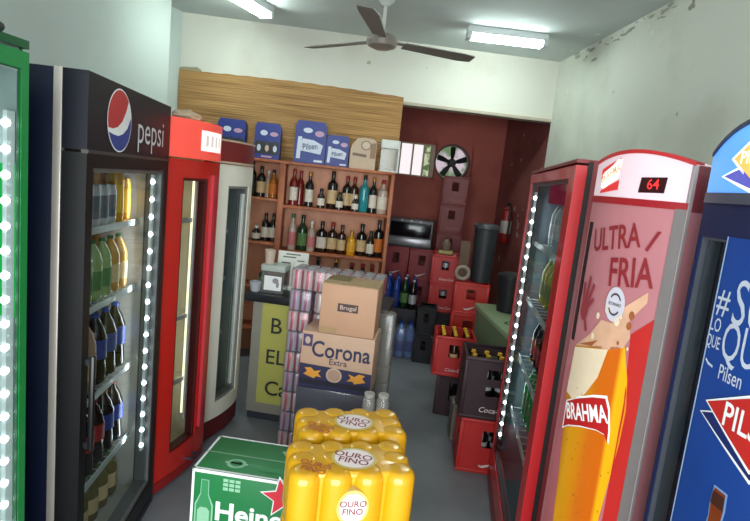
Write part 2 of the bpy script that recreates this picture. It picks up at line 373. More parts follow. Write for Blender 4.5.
# ------------------------------------------------------------------ bottles and cans (shared part meshes)
BK = {}
def bottle_kit(kind, h, r, glass, label, cap, lab=(0.18, 0.48), neck_label=None):
    key = (kind, h, r, glass.name, label.name if label else None, cap.name, lab, neck_label.name if neck_label else None)
    if key in BK: return BK[key]
    P = {'wine': [(0, 0.01), (r*.92, 0), (r, .012), (r, .60), (r*.86, .67), (r*.42, .76), (r*.38, .80), (r*.38, .90)],
         'spirit': [(0, 0.01), (r*.94, 0), (r, .015), (r, .62), (r*.93, .68), (r*.45, .74), (r*.36, .78), (r*.36, .88)],
         'beer': [(0, 0.01), (r*.92, 0), (r, .015), (r, .52), (r*.9, .60), (r*.5, .74), (r*.42, .80), (r*.42, .95)],
         'soda': [(0, 0.02), (r*.7, 0), (r*.95, .04), (r, .10), (r*.9, .35), (r, .50), (r*.98, .64), (r*.7, .78), (r*.34, .88), (r*.32, .92)],
         'small': [(0, 0.01), (r*.9, 0), (r, .02), (r, .56), (r*.9, .64), (r*.45, .74), (r*.42, .84)]}[kind]
    top = P[-1]; kit = []
    kit.append(('glass_body', MB().lathe([(a, b*h) for a, b in P]+[(0, top[1]*h)], 16).mesh('glass_body', [glass])))
    if label:
        rr = r*1.012 if kind != 'soda' else r*1.02
        kit.append(('label', MB().lathe([(rr*.97, lab[0]*h), (rr, lab[0]*h+.001), (rr, lab[1]*h), (rr*.97, lab[1]*h+.001)], 16).mesh('label', [label])))
    cr = top[0]*1.12; z0 = top[1]*h-0.003
    cap_h = h-z0 if kind in ('wine', 'spirit', 'small') else h*0.05
    kit.append(('cap', MB().lathe([(cr, z0), (cr, z0+cap_h*.92), (cr*.9, z0+cap_h), (0, z0+cap_h)], 14).mesh('cap', [cap])))
    if neck_label:
        kit.append(('neck_label', MB().lathe([(top[0]*1.03, .80*h), (top[0]*1.05, .80*h+.001), (top[0]*1.05, .88*h), (top[0]*1.02, .88*h+.001)], 14).mesh('neck_label', [neck_label])))
    BK[key] = kit; return kit
def can_kit(h, r, body, band, name='can'):
    key = ('can', h, r, body.name, band.name)
    if key in BK: return BK[key]
    kit = [('can_body', MB().lathe([(0, .004), (r*.78, 0), (r*.95, h*.05), (r, h*.09), (r, h*.86), (r*.84, h*.96), (r*.86, h), (r*.78, h), (r*.76, h*.97), (0, h*.965)], 16).mesh('can_body', [body])),
           ('printed_band', MB().lathe([(r*1.006, h*.20), (r*1.008, h*.21), (r*1.008, h*.74), (r*1.006, h*.75)], 16).mesh('printed_band', [band]))]
    BK[key] = kit; return kit
def gl(name, rgb, rough=0.12): return pm(name, rgb, rough, 0, 0.15, 8, 0.6)
G_DARK = gl('dark_bottle_glass', (26, 20, 18)); G_BROWN = gl('brown_bottle_glass', (58, 28, 14)); G_GREEN = gl('green_bottle_glass', (22, 52, 24))
G_CLEAR = gl('pale_bottle_glass', (196, 172, 158)); G_RED = gl('red_bottle_glass', (120, 22, 18)); G_TEAL = gl('teal_bottle_glass', (38, 142, 150)); G_AMBER = gl('amber_bottle_glass', (170, 98, 22))
G_YEL = gl('yellow_bottle_glass', (214, 150, 24)); G_COLA = gl('cola_bottle', (30, 14, 12)); G_BLUE = gl('blue_bottle', (34, 66, 150)); G_WATER = glassy('water_bottle_plastic', (206, 226, 252), 1.35, 0.05, 0.50, (130, 176, 246))
L_WHITE = pm('white_label', (222, 212, 196), 0.6, amt=0.2, scale=60); L_CREAM = pm('cream_label', (208, 178, 132), 0.6, amt=0.25, scale=60); L_GREEN = pm('green_label', (90, 128, 70), 0.6, amt=0.25, scale=50)
L_PINK = pm('pink_label', (206, 120, 120), 0.6, amt=0.2, scale=50); L_YEL = pm('yellow_label', (228, 168, 40), 0.6, amt=0.15, scale=50); L_ORANGE = pm('orange_label', (206, 112, 36), 0.6, amt=0.2, scale=50)
L_BLUE = pm('blue_label', (40, 60, 140), 0.5, amt=0.3, scale=50); L_RED = pm('red_label', (160, 26, 26), 0.5, amt=0.2, scale=50); L_SILVER = pm('silver_label', (196, 196, 200), 0.35, 0.3)
K_BLACK = pm('black_cap', (24, 20, 20), 0.4); K_RED = pm('red_cap', (150, 28, 24), 0.4); K_GOLD = pm('gold_cap', (178, 130, 54), 0.35, 0.5); K_WHITE = pm('white_cap', (220, 218, 212), 0.4); K_YEL = pm('yellow_cap', (226, 176, 50), 0.4); K_BLUE = pm('blue_cap', (36, 70, 160), 0.4); K_GREEN = pm('green_cap', (40, 110, 56), 0.4)

# ------------------------------------------------------------------ refrigerators
def refrigerator(name, label, A, B, h, depth, body, frame_m, trim_m, liner_m, zdoor, zhead, opening, t=0.06, bulge=0.0, head_m=None, head_bulge=None, arch=0.0,
                 seam_m=None, shelves=(), led=None, base_m=None, gasket=.014, shelf_in=.05, arch_pow=2, th=.035, dot=1.35, led_y=None):
    """glass-door cooler. A, B: left and right front corners seen from its front. Local x across, y into the cooler."""
    A, B = Vector((A[0], A[1], 0)), Vector((B[0], B[1], 0)); d = B-A; W = d.length; hw = W/2
    root = thing(name, label, 'refrigerator', (A+B)/2, math.atan2(d.y, d.x))
    yf = lambda x: -bulge*(1-(x/hw)**2)
    hb = bulge if head_bulge is None else head_bulge
    yh = lambda x: -hb*(1-(x/hw)**2)
    cb = MB()
    for x0, x1, xi0, xi1 in ((-hw, -hw+th, -hw+th, -hw+th+.006), (hw-th, hw, hw-th-.006, hw-th)):
        cb.box(x0, x1, t+.004, depth, 0.03, h, 0, 0.004); cb.box(xi0, xi1, t+.006, depth-th, zdoor, zhead, 1)
    cb.box(-hw+th, hw-th, depth-th, depth, 0.03, h, 0); cb.box(-hw+th, hw-th, depth-th-.006, depth-th, zdoor, zhead, 1)
    cb.box(-hw+th, hw-th, t+.004, depth-th, 0.03, zdoor-.006, 0); cb.box(-hw+th, hw-th, t+.006, depth-th, zdoor-.006, zdoor, 1)
    cb.box(-hw+th, hw-th, t+.004, depth-th, zhead+.006, h, 0); cb.box(-hw+th, hw-th, t+.006, depth-th, zhead, zhead+.006, 1)
    cb.build('cabinet', [body, liner_m], root)
    if seam_m:
        MB().box(-hw-.003, -hw+.02, t-.004, t+.020, 0.05, h+.002, 0, .002).build('edge_trim', [seam_m], root)
    dz0, dz1 = zdoor-0.05, zhead-0.008
    dm = MB()
    if opening:
        ix0, ix1, iz0, iz1 = opening
        dm.frame(-hw, hw, dz0, dz1, ix0, ix1, iz0, iz1, yf, t, 0)
        g = gasket                                            # gasket / inner trim round the pane
        dm.frame(ix0-.001, ix1+.001, iz0-.001, iz1+.001, ix0+g, ix1-g, iz0+g, iz1-g, lambda x: yf(x)+min(.006, t*.25), max(.005, t-.014), 1)
    else:
        dm.curved(-hw, hw, dz0, dz1, yf, t, 0, 16)
    door = dm.build('door', [frame_m, trim_m], root)
    if opening:
        gm = MB(); gm.curved(ix0+.008, ix1-.008, iz0+.008, iz1-.008, lambda x: yf(x)+min(.016, t*.35), .004, 0, 10)
        gm.build('glass_pane', [GLASS], door)
    bm_ = MB(); bm_.curved(-hw, hw, 0.03, dz0-.008, yf if base_m is None else (lambda x: yf(x)*.8+.004), lambda x: t+.004, 0, 12)
    bm_.build('base_panel', [base_m or body], root)
    fm = MB()
    for x in (-hw+.05, hw-.05):
        for y in (t+.05, depth-.06): fm.lathe([(0, 0), (.022, 0), (.022, .03), (0, .03)], 10, c=(x, y, 0))
    fm.build('feet', [pm('black_foot', (20, 20, 22), 0.6)], root)
    top = (lambda x: arch*(1-abs(x/hw)**arch_pow)) if arch else None
    hm = MB(); hm.curved(-hw, hw, zhead, h, yh, lambda x: t+.004, 0, 18, top)
    head = hm.build('header', [head_m or body], root)
    for z in shelves:
        sm = MB(); sm.box(-hw+.045, hw-.045, t+shelf_in, t+shelf_in+.008, z-.012, z+.012, 0); sm.box(-hw+.045, hw-.045, depth-th-.02, depth-th-.012, z-.006, z+.006, 0)
        n = 14
        for i in range(n+1):
            x = -hw+.05+(W-.1)*i/n; sm.box(x-.002, x+.002, t+shelf_in, depth-th-.012, z-.004, z, 0)
        sm.build('wire_shelf', [pm('shelf_wire', (206, 210, 208), 0.35, 0.2)], root)
    if led:
        x, z0, z1, n, rgb, side = led
        ly = t+.004 if led_y is None else led_y
        lm = MB(); lm.box(x-.012, x+.012, ly, ly+.012, z0-.03, z1+.03, 0)
        if n == 0: lm.tube([(x, t+.024, z0), (x, t+.024, z1)], .011, 10, 1)
        for i in range(n):
            z = z0+(z1-z0)*i/(n-1)
            lm.lathe([(0, -.004), (.0055*dot, -.003), (.008*dot, .0), (.0055*dot, .007), (0, .009)], 10, 1, mat=Matrix.Translation((x-side*.012, ly+.004, z)) @ Euler((PI/2, 0, -side*.6)).to_matrix().to_4x4())
        lm.build('led_strip', [pm('led_channel', (214, 216, 214), 0.3), em('led_dots_'+str(int(n)), rgb, 14.0 if n else 2.2)], root)
        cl = tuple(lin(v) for v in rgb)
        area_light('led_lamp', (x-side*.012, t+.024, (z0+z1)/2), (x-side*.09, t+.40, (z0+z1)/2), .016, (z1-z0), LED_W*(z1-z0), cl, root)
    return root, door, head, yf, yh, W
def on(f, off=.0016): return lambda u, v: (u, f(u)-off, v)

LED_WHITE = (238, 250, 255)
# --- green cooler, far left
m_green = pm('green_door_frame', (18, 112, 52), 0.35, amt=.06, coat=.2)
gr, gdoor, ghead, gf, _, GW = refrigerator('refrigerator', 'green framed glass-door cooler cut by the left picture edge', (-1.07, 0.535), (-1.07, 1.245), 1.905, .60,
    pm('green_cabinet', (10, 70, 34), 0.4), m_green, pm('green_gasket', (14, 70, 36), .5), pm('green_cooler_liner', (150, 160, 156), .35), .16, 1.885,
    (-.31, .332, .22, 1.835), t=.012, shelves=(.45, .80), led=(.318, .36, 1.70, 22, LED_WHITE, 1), gasket=.003, th=.012)
lp = MB(); lp.box(.3325, .3365, .018, .30, 1.20, 1.60, 0); lp.build('added_glow_panel', [em('painted_green_glow', (20, 214, 92), 0.9)], gr)  # added emissive panel imitating green light reflected inside the cooler door
m = MB(); m.tube([(.18, .02, 1.915), (.22, .05, 1.935), (.27, .03, 1.918), (.33, .06, 1.93), (.34, .10, 1.915)], .012, 8)
r_ = tag(m.build('cable_coil', [pm('black_cable', (22, 24, 24), .6)]), 'black cable end lying on top of the green cooler', 'cable')
r_.matrix_world = gr.matrix_basis.copy()
for i in range(5):
    for k, zz in enumerate((.45, .80)):
        p = gr.matrix_basis @ Vector((-.24+i*.115, .18, zz+.004))
        inst(bottle_kit('beer', .29, .034, G_GREEN, L_GREEN, K_GREEN), 'beer_bottle', p, 0, 'green beer bottle standing in the green cooler at the left edge', 'bottle', 'green bottles in the green cooler')

# --- navy cola cooler
m_navy = pm('navy_cabinet', (11, 18, 42), .4, amt=.12, spec=.3); m_navy_front = pm('navy_header', (11, 13, 25), .4, amt=.08, spec=.3); m_char = pm('charcoal_door_frame', (15, 15, 17), .4, spec=.3)
pr, pdoor, phead, pf, ph, PW = refrigerator('refrigerator', 'tall navy cola cooler with round red white and blue logo above its glass door', (-1.052, 1.443), (-1.228, 2.221), 1.88, .60,
    m_navy, m_char, pm('grey_gasket', (92, 92, 92), .4), pm('navy_cooler_liner', (176, 168, 160), .2), .12, 1.655,
    (-.352, .345, .155, 1.605), t=.075, head_m=m_navy_front, seam_m=pm('satin_trim', (188, 178, 170), .35, .5), shelves=(.385, .73, 1.085, 1.375), shelf_in=.03,
    led=(.317, .36, 1.555, 17, LED_WHITE, 1), led_y=.030)
fn = on(pf)
lg = MB(); cx, cz, R = -.165, 1.763, .098
lg.flat(ell(cx, cz, R*1.05, R*1.05, 40), fn, 0)
fn2 = on(pf, .0024)
def bx(a): return (cx+R*math.cos(math.radians(a)), cz+R*math.sin(math.radians(a)))
wave_t = [(-.100, .010-.040), (-.06, -.030), (-.02, -.022), (.02, .0), (.05, .035), (.068, .068)]
wave_b = [(-.092, -.042), (-.05, -.048), (-.01, -.050), (.03, -.040), (.065, -.02), (.094, .016)]
sc_ = R/.098
top = [(cx+x*sc_, cz+z*sc_) for x, z in [(-.094, -.028)]+wave_t[1:]]
arc = [bx(a) for a in range(46, 196, 6)]
lg.flat(top[::-1][0:0]+[p for p in top]+arc, fn2, 1)
bot = [(cx+x*sc_, cz+z*sc_) for x, z in wave_b]
arc2 = [bx(a) for a in range(10, -155, -6)]
lg.flat(bot+arc2, fn2, 2)
lg.build('logo', [WHITE, pm('logo_red', (186, 38, 44), .4), pm('logo_blue', (26, 62, 140), .4)], phead)
MB().text('pepsi', .148, fn, 0, (.155, 1.748), bold=-.002, sx=1.02).build('lettering', [pm('grey_white_print', (206, 206, 210), .5)], phead)
MB().curved(-.399, -.352, 1.646, 1.657, lambda x: -.004, .02, 0, 1).curved(-.352, .399, 1.646, 1.657, lambda x: -.004, .02, 0, 1).build('header_trim', [pm('dark_trim', (70, 66, 62), .4, .3)], phead)
MB().box(-.375, -.357, -.028, -.012, .70, 1.02, 0, .005).box(-.374, -.358, -.014, 0, .71, .73).box(-.374, -.358, -.014, 0, .99, 1.01).build('handle', [pm('black_handle', (16, 16, 18), .35)], pdoor)
def in_pepsi(x, y, z): return pr.matrix_basis @ Vector((x, y, z))
K = bottle_kit
for i in range(9):
    x = -.305+i*.076
    for y in (.155, .235):
        if i < 7: inst(can_kit(.155, .033, L_SILVER, pm('grey_can_print', (120, 124, 132), .35, .4)), 'drink_can', in_pepsi(x, y, 1.379), 0, 'silver drink can on the top shelf of the navy cooler', 'can', 'silver cans in the navy cooler')
        else: inst(can_kit(.205 if i == 7 else .180, .033, pm('gold_can', (206, 140, 18), .3, .2), pm('gold_can_band', (230, 176, 40), .35)), 'drink_can', in_pepsi(x, y, 1.379), 0, 'tall golden beer can on the top shelf of the navy cooler', 'can', 'golden cans in the navy cooler')
for i in range(8):
    x = -.30+i*.085
    for y in (.16, .25):
        if i < 6: inst(K('soda', .245, .037, pm('lime_soda', (150, 168, 110), .2), L_GREEN, K_GREEN), 'soda_bottle', in_pepsi(x, y, 1.089), 0, 'small bottle with green label on the second shelf of the navy cooler', 'bottle', 'green-label bottles in the navy cooler')
        else: inst(K('soda', .245, .037, pm('ginger_soda', (190, 140, 66), .2), L_CREAM, K_GREEN), 'soda_bottle', in_pepsi(x, y, 1.089), 0, 'small amber bottle on the second shelf of the navy cooler', 'bottle', 'amber bottles in the navy cooler')
for i in range(7):
    x = -.295+i*.098
    for y in (.165, .27):
        if i < 4: inst(K('soda', .30, .045, pm('peach_soda', (170, 132, 112), .2), L_CREAM, K_WHITE), 'soda_bottle', in_pepsi(x, y, .734), 0, 'pale bottle at the left end of the third shelf of the navy cooler', 'bottle', 'pale bottles in the navy cooler')
        else: inst(K('soda', .30, .045, G_COLA, L_BLUE, K_BLUE, (.36, .62)), 'soda_bottle', in_pepsi(x, y, .734), 0, 'dark cola bottle with blue label on the third shelf of the navy cooler', 'bottle', 'cola bottles on the third shelf')
for i in range(7):
    x = -.295+i*.098
    for y in (.165, .27):
        inst(K('soda', .29, .046, G_COLA, L_BLUE if i > 4 else L_RED, K_RED, (.36, .60)), 'soda_bottle', in_pepsi(x, y, .389), 0,
             'dark cola bottle with red label on the fourth shelf of the navy cooler' if i <= 4 else 'dark cola bottle with blue label on the fourth shelf of the navy cooler', 'bottle', 'red-label colas on the fourth shelf' if i <= 4 else 'blue-label colas on the fourth shelf')
for i in range(7):
    x = -.295+i*.098
    inst(K('soda', .22, .046, pm('olive_soda', (104, 90, 44), .25), L_CREAM, K_GREEN, (.2, .5)), 'soda_bottle', in_pepsi(x, .18, .124), 0, 'squat olive bottle on the floor of the navy cooler', 'bottle', 'olive bottles in the navy cooler')

# --- red cooler next to the navy one
m_redp = pm('bright_red_paint', (196, 34, 26), .35, amt=.08, coat=.2); m_redd = pm('dark_red_paint', (104, 18, 22), .4, amt=.15)
rl, rdoor, rhead, rf, rh, RW = refrigerator('refrigerator', 'bright red slim cooler with a glowing red header beside the navy cooler', (-1.245, 2.240), (-1.200, 2.690), 1.845, .60,
    m_redd, m_redp, pm('maroon_gasket', (80, 14, 16), .5), pm('warm_liner', (206, 198, 176), .4), .14, 1.672,
    (-.120, .105, .20, 1.58), t=.06, bulge=.02, head_bulge=.075, head_m=pm('glowing_red_header', (216, 74, 62), .35, emit=.55), shelves=(.5, .85, 1.36), shelf_in=.02,
    led=(.135, .3, 1.56, 0, (255, 240, 196), 1), base_m=pm('base_red', (150, 24, 24), .45))
m = MB(); m.flat([(-.075, 1.712), (.125, 1.712), (.125, 1.806), (-.075, 1.806)], on(rh, .003), 0, .02)
for x0 in (-.045, -.005, .035, .075): m.flat([(x0, 1.735), (x0+.018, 1.735), (x0+.018, 1.785), (x0, 1.785)], on(rh, .005), 1)
m.build('lit_sign', [em('lit_sign_white', (255, 250, 244), 1.15), em('lit_sign_print', (226, 214, 206), .95)], rhead)
MB().tube([(.03, -.02, .105), (.03, -.055, .108), (.05, -.06, .108), (.09, -.055, .108), (.09, -.02, .105)], .008).build('latch', [pm('steel_latch', (92, 92, 112), .35, .8)], rl)
MB().curved(.128, .156, .24, 1.60, lambda x: rf(x)-.016, .016, 0, 3).build('handle', [pm('pink_handle', (206, 60, 74), .35, coat=.3)], rdoor)
for z, mt, kk in ((1.364, L_YEL, 'y'), (.854, L_SILVER, 's'), (.504, L_SILVER, 's')):
    for i in range(4):
        p = rl.matrix_basis @ Vector((-.145+i*.066, .130, z))
        if kk == 'y': inst(can_kit(.17, .03, L_YEL, K_YEL), 'drink_can', p, 0, 'yellow can on the top shelf of the bright red slim cooler', 'can', 'yellow cans in the red slim cooler')
        else: inst(can_kit(.17, .03, L_SILVER, pm('olive_print', (120, 116, 84), .4)), 'drink_can', p, 0, 'grey can on the lower shelves of the bright red slim cooler', 'can', 'grey cans in the red slim cooler')
m = MB(); t = bmesh.new(); bmesh.ops.create_icosphere(t, subdivisions=3, radius=1)
for v in t.verts:
    n_ = 1+.12*math.sin(7*v.co.x+3*v.co.y)+.1*math.sin(11*v.co.z+5*v.co.y); v.co = Vector((v.co.x*.075*n_, v.co.y*.06*n_, max(v.co.z, -.6)*.035*n_+.024))
m.add(t); bg = tag(m.build('plastic_bag', [pm('beige_bag', (196, 176, 150), .7)]), 'crumpled beige bag on top of the bright red slim cooler', 'bag')
bg.location = (-1.33, 2.55, 1.847)

# --- white cooler behind it
m_wht = pm('white_door_frame', (236, 230, 216), .4, amt=.06)
wlr, wdoor, whead, wf_, wh_, WW = refrigerator('refrigerator', 'white-doored cooler with a dark red rounded header, nearest the wooden shelves', (-1.278, 2.755), (-1.212, 3.205), 1.797, .60,
    pm('dark_red_cabinet', (110, 22, 26), .45), m_wht, pm('grey_inner_trim', (128, 126, 124), .4), pm('grey_liner', (136, 138, 140), .4), .20, 1.672,
    (-.09, .155, .25, 1.545), t=.07, bulge=.035, head_bulge=.05, head_m=pm('maroon_header', (120, 28, 30), .4), shelves=(.6, .95, 1.25), led=None, base_m=pm('maroon_base', (100, 18, 24), .45))
for z0, z1 in ((1.668, 1.680), (1.789, 1.799)):
    MB().curved(-WW/2, WW/2, z0, z1, lambda x: wh_(x)-.004, .03, 0, 14).build('header_trim', [pm('tan_trim', (196, 172, 146), .4)], whead)
MB().curved(.10, .128, .30, 1.50, lambda x: wf_(x)+.012, .02, 0, 3).build('mullion', [pm('bright_mullion', (226, 224, 218), .35)], wdoor)
m = MB()
for i in range(9): m.box(WW/2+.0005, WW/2+.0015, .012, .012+.01+.02*((i*7) % 3), 1.58-i*.035, 1.592-i*.035)
m.build('printed_marks', [pm('dark_marks', (60, 54, 54), .6)], wdoor)
for z in (.604, .954, 1.254):
    for i in range(4):
        p = wlr.matrix_basis @ Vector((-.13+i*.075, .22, z)); inst(K('beer', .235, .03, G_BROWN, L_CREAM, K_GOLD), 'beer_bottle', p, 0, 'brown bottle behind the glass of the white-doored cooler', 'bottle', 'bottles in the white-doored cooler')

# --- wide red cooler, right side
m_red2 = pm('red_cooler_frame', (186, 28, 34), .35, amt=.06, coat=.2)
rr, rrdoor, rrhead, rrf, _, RRW = refrigerator('refrigerator', 'wide red cooler with white lights down its far door edge, right of the aisle', (.428, 2.962), (.402, 1.832), 1.797, .55,
    pm('red_cooler_side', (124, 18, 26), .4), m_red2, pm('dark_gasket', (70, 12, 18), .45), pm('cool_liner', (84, 94, 100), .25), .17, 1.785,
    (-.525, .465, .24, 1.735), t=.04, led_y=.022, shelves=(.50, .80, 1.12, 1.42), shelf_in=.02, led=(-.496, .34, 1.66, 22, LED_WHITE, -1))
MB().box(RRW/2+.0004, RRW/2+.006, .036, .052, .1, 1.79).build('door_seal', [pm('black_seal', (26, 10, 12), .6)], rr)
m = MB(); m.box(-.44, .44, .085, .10, 1.64, 1.74); m.build('lit_sign', [em('pink_lit_sign', (150, 40, 70), .5)], rr)
for i in range(8):
    p = rr.matrix_basis @ Vector((-.41+i*.105, .148, .504)); inst(K('soda', .27, .044, gl('bright_green_bottle', (20, 150, 60)), L_GREEN, K_GREEN), 'soda_bottle', p, 0, 'bright green bottle on the lowest shelf of the wide red cooler', 'bottle', 'green bottles in the wide red cooler')
for z, kk in ((.804, 0), (1.124, 1), (1.424, 2)):
    for i in range(8):
        p = rr.matrix_basis @ Vector((-.41+i*.105, .148, z))
        if kk == 1: inst(K('soda', .25, .042, pm('lime_drink', (150, 160, 60), .2), L_GREEN, K_WHITE), 'soda_bottle', p, 0, 'lime green drink bottle in the wide red cooler', 'bottle', 'lime drinks in the wide red cooler')
        elif kk == 0: inst(K('soda', .25, .042, G_COLA, L_RED, K_RED), 'soda_bottle', p, 0, 'cola bottle with red label on the second lowest shelf of the wide red cooler', 'bottle', 'colas in the wide red cooler')
        else: inst(K('soda', .24, .040, pm('clear_drink', (150, 160, 166), .15), L_SILVER, K_WHITE), 'soda_bottle', p, 0, 'clear drink bottle on the top shelf of the wide red cooler', 'bottle', 'clear drinks in the wide red cooler')

# --- beer cooler with the printed glass poster
m_bside = pm('mauve_red_side', (116, 44, 52), .45, amt=.1)
br, bdoor, bhead, bf, bh, BRW = refrigerator('refrigerator', 'slim cooler with a beer glass poster and a red digital 64 display', (.414, 1.612), (.565, 1.350), 1.7715, .40,
    m_bside, pm('pink_frost_door', (176, 112, 118), .35, amt=.12, scale=5), pm('unused_trim', (120, 40, 44), .5), pm('dark_liner', (60, 20, 24), .5), .17, 1.675,
    None, t=.06, bulge=.03, head_m=pm('white_lit_header', (216, 190, 198), .35, emit=.28, amt=.04), arch=.028)
BS = .9
def onB(f, off): return lambda u, v: (u*BS, f(u*BS)-off, 1.65+(v-1.65)*BS)
f1, f2, f3, f4 = onB(bf, .0012), onB(bf, .0022), onB(bf, .0032), onB(bf, .0042)
h1, h2, h3 = onB(bh, .0012), onB(bh, .0022), onB(bh, .0032)
ST = .03
m = MB()
m.flat([(-.128, 1.692), (-.045, 1.705), (-.045, 1.735), (-.128, 1.700)], h1, 1, ST)
m.flat([(-.135, 1.765), (-.05, 1.800), (-.05, 1.770), (-.085, 1.765), (-.135, 1.735)], h1, 1, ST)
m.flat([(-.128, 1.712), (-.112, 1.705), (-.052, 1.742), (-.045, 1.795), (-.062, 1.795), (-.080, 1.778), (-.125, 1.752)], h2, 0, ST)
m.build('printed_swoosh', [pm('cream_swoosh', (250, 236, 214), .4, emit=.75), pm('red_swoosh', (200, 44, 46), .4, emit=.4)], bhead)
MB().text('BRAHMA', .036, h3, 0, (-.088, 1.752), rot=.45, bold=.012, sx=.62, step=ST).build('lettering', [pm('pale_red_print', (226, 150, 130), .4, emit=.4)], bhead)
m = MB(); m.flat([(.030, 1.701), (.105, 1.704), (.108, 1.747), (.034, 1.744)], h2, 0, ST)
m.text('64', .040, h3, 1, (.072, 1.725), rot=.05, bold=.004, sx=.9, step=ST)
m.build('digital_display', [pm('display_black', (50, 16, 18), .2), em('display_digits', (255, 60, 60), 1.6)], bhead)
MB().curved(-BRW/2, BRW/2, lambda x: 1.7675+.028*(1-(x/(BRW/2))**2), 1.777, lambda x: bh(x)-.004, .03, 0, 14, lambda x: .028*(1-(x/(BRW/2))**2)).build('header_trim', [pm('red_edge_trim', (176, 36, 40), .35)], bhead)
MB().curved(-BRW/2, BRW/2, 1.662, 1.680, lambda x: bh(x)-.003, .03, 0, 14).build('header_rail', [pm('red_rail', (150, 26, 34), .35)], bhead)
m = MB(); m.curved(.127, .1505, .13, 1.664, lambda x: bf(x)-.004, .02, 0, 4); m.build('edge_trim', [pm('grey_steel_trim', (132, 122, 122), .35, .5)], bdoor)
MB().box(BRW/2-.010, BRW/2+.002, -.003, .010, .1, 1.77, 0, .003).build('corner_trim', [pm('pale_steel_trim', (176, 160, 162), .35, .4)], br)
m = MB(); m.curved(-.140, -.125, 1.255, 1.605, lambda x: bf(x)-.003, .012, 0, 2); m.build('handle', [pm('black_slot', (30, 14, 18), .5)], bdoor)
MB().box(BRW/2-.001, BRW/2+.002, .010, .064, 1.66, 1.770, 0, .001).build('side_cover', [m_bside], bhead)
def beer_print():
    m = bpy.data.materials.new('beer_print'); m.use_nodes = True; nt = m.node_tree; b = nt.nodes['Principled BSDF']
    tc = nt.nodes.new('ShaderNodeTexCoord'); sp = nt.nodes.new('ShaderNodeSeparateXYZ'); mr = nt.nodes.new('ShaderNodeMapRange')
    mr.inputs[1].default_value = -.105; mr.inputs[2].default_value = .10
    r = nt.nodes.new('ShaderNodeValToRGB'); e = r.color_ramp.elements
    e[0].position = 0.0; e[0].color = col((190, 116, 18)); e[1].position = 1.0; e[1].color = col((206, 120, 16))
    for p_, c_ in ((.18, (214, 150, 24)), (.38, (208, 132, 18)), (.55, (200, 100, 18)), (.78, (198, 92, 16)), (.84, (226, 166, 22)), (.93, (226, 160, 20))):
        n_ = e.new(p_); n_.color = col(c_)
    nt.links.new(tc.outputs['Object'], sp.inputs[0]); nt.links.new(sp.outputs[0], mr.inputs[0]); nt.links.new(mr.outputs[0], r.inputs[0])
    nt.links.new(r.outputs[0], b.inputs['Base Color']); b.inputs['Roughness'].default_value = .3; return m
# printed poster, back to front
RX = .140
m = MB()
m.flat([(-.150, .13), (RX, .13), (RX, 1.30), (.075, 1.24), (.02, 1.22), (-.150, 1.12)], f1, 0, ST)
m.flat([(RX, .60), (RX, 1.36), (.085, 1.30), (.10, 1.10), (.10, .70)], f2, 1, ST)
# glass of beer
m.flat([(-.062, .14), (.062, .14), (.072, .45), (.088, .72), (.108, .98), (.110, 1.08), (.098, 1.17), (.075, 1.26), (-.122, 1.20), (-.130, 1.04), (-.112, .90), (-.096, .76), (-.075, .45)], f2, 2, ST)
m.flat([(-.122, 1.195), (.024, 1.235), (.004, 1.14), (-.035, 1.07), (-.085, 1.03), (-.128, 1.04)], f3, 4, ST)
m.flat([(-.122, 1.20), (-.06, 1.255), (-.02, 1.315), (.02, 1.315), (.05, 1.37), (.112, 1.43), (.114, 1.40), (.075, 1.34), (.085, 1.29), (.070, 1.255), (.024, 1.235)], f2, 5, ST)
m.flat([(-.10, 1.213), (-.04, 1.225), (-.02, 1.25), (-.05, 1.235)], f3, 6, ST)
for i in range(9):
    random.seed(20+i); x, z = random.uniform(-.06, .09), random.uniform(1.24, 1.36); s_ = random.uniform(.003, .009)
    m.flat(ell(x, z, s_, s_*1.6, 9), f3, 4 if i % 3 else 6)
for i in range(26):
    random.seed(50+i); x, z = random.uniform(-.09, .10), random.uniform(.6, 1.1); m.flat(ell(x, z, .0016, .0035, 6), f4, 7)
m.build('poster', [pm('poster_pink', (176, 98, 106), .35, amt=.15, scale=4), pm('poster_red', (176, 32, 30), .35), beer_print(), pm('beer_yellow', (226, 166, 18), .3, amt=.12, scale=6),
                   pm('beer_foam', (222, 200, 172), .4, amt=.1), pm('beer_splash', (206, 160, 132), .4, amt=.25, scale=20), pm('splash_brown', (150, 84, 44), .4), pm('bubble_dark', (150, 84, 14), .3)], bdoor)
m = MB()
ban = [(-.112, .925), (-.085, .945), (-.03, .968), (.03, .985), (.060, .985), (.074, .965), (.072, 1.00), (.060, 1.06), (.045, 1.09), (.0, 1.075), (-.06, 1.045), (-.114, 1.012)]
cxb = sum(p[0] for p in ban)/len(ban); czb = sum(p[1] for p in ban)/len(ban)
m.flat([(cxb+(p[0]-cxb)*1.06, czb+(p[1]-czb)*1.12) for p in ban], f3, 1, ST); m.flat(ban, f4, 0, ST)
m.text('BRAHMA', .072, onB(bf, .0052), 1, (-.024, 1.012), rot=.36, bold=.022, sx=.62, step=ST)
m.build('logo', [pm('logo_red_banner', (176, 26, 30), .4), WHITE], bdoor)
m = MB()
m.text('ULTRA', .098, f3, 0, (-.028, 1.560), rot=.22, bold=.016, sx=.60, shear=.12, step=ST)
m.text('FRIA', .118, f3, 0, (.045, 1.468), rot=.16, bold=.016, sx=.60, shear=.1, step=ST)
m.flat([(.082, 1.545), (.09, 1.54), (.118, 1.60), (.108, 1.60)], f3, 0)
m.build('lettering', [pm('brush_red', (132, 36, 42), .4, amt=.2, scale=30)], bdoor)
m = MB()                                                     # hand print on the frost
m.flat(ell(-.105, 1.325, .020, .035, 16), f3, 0)
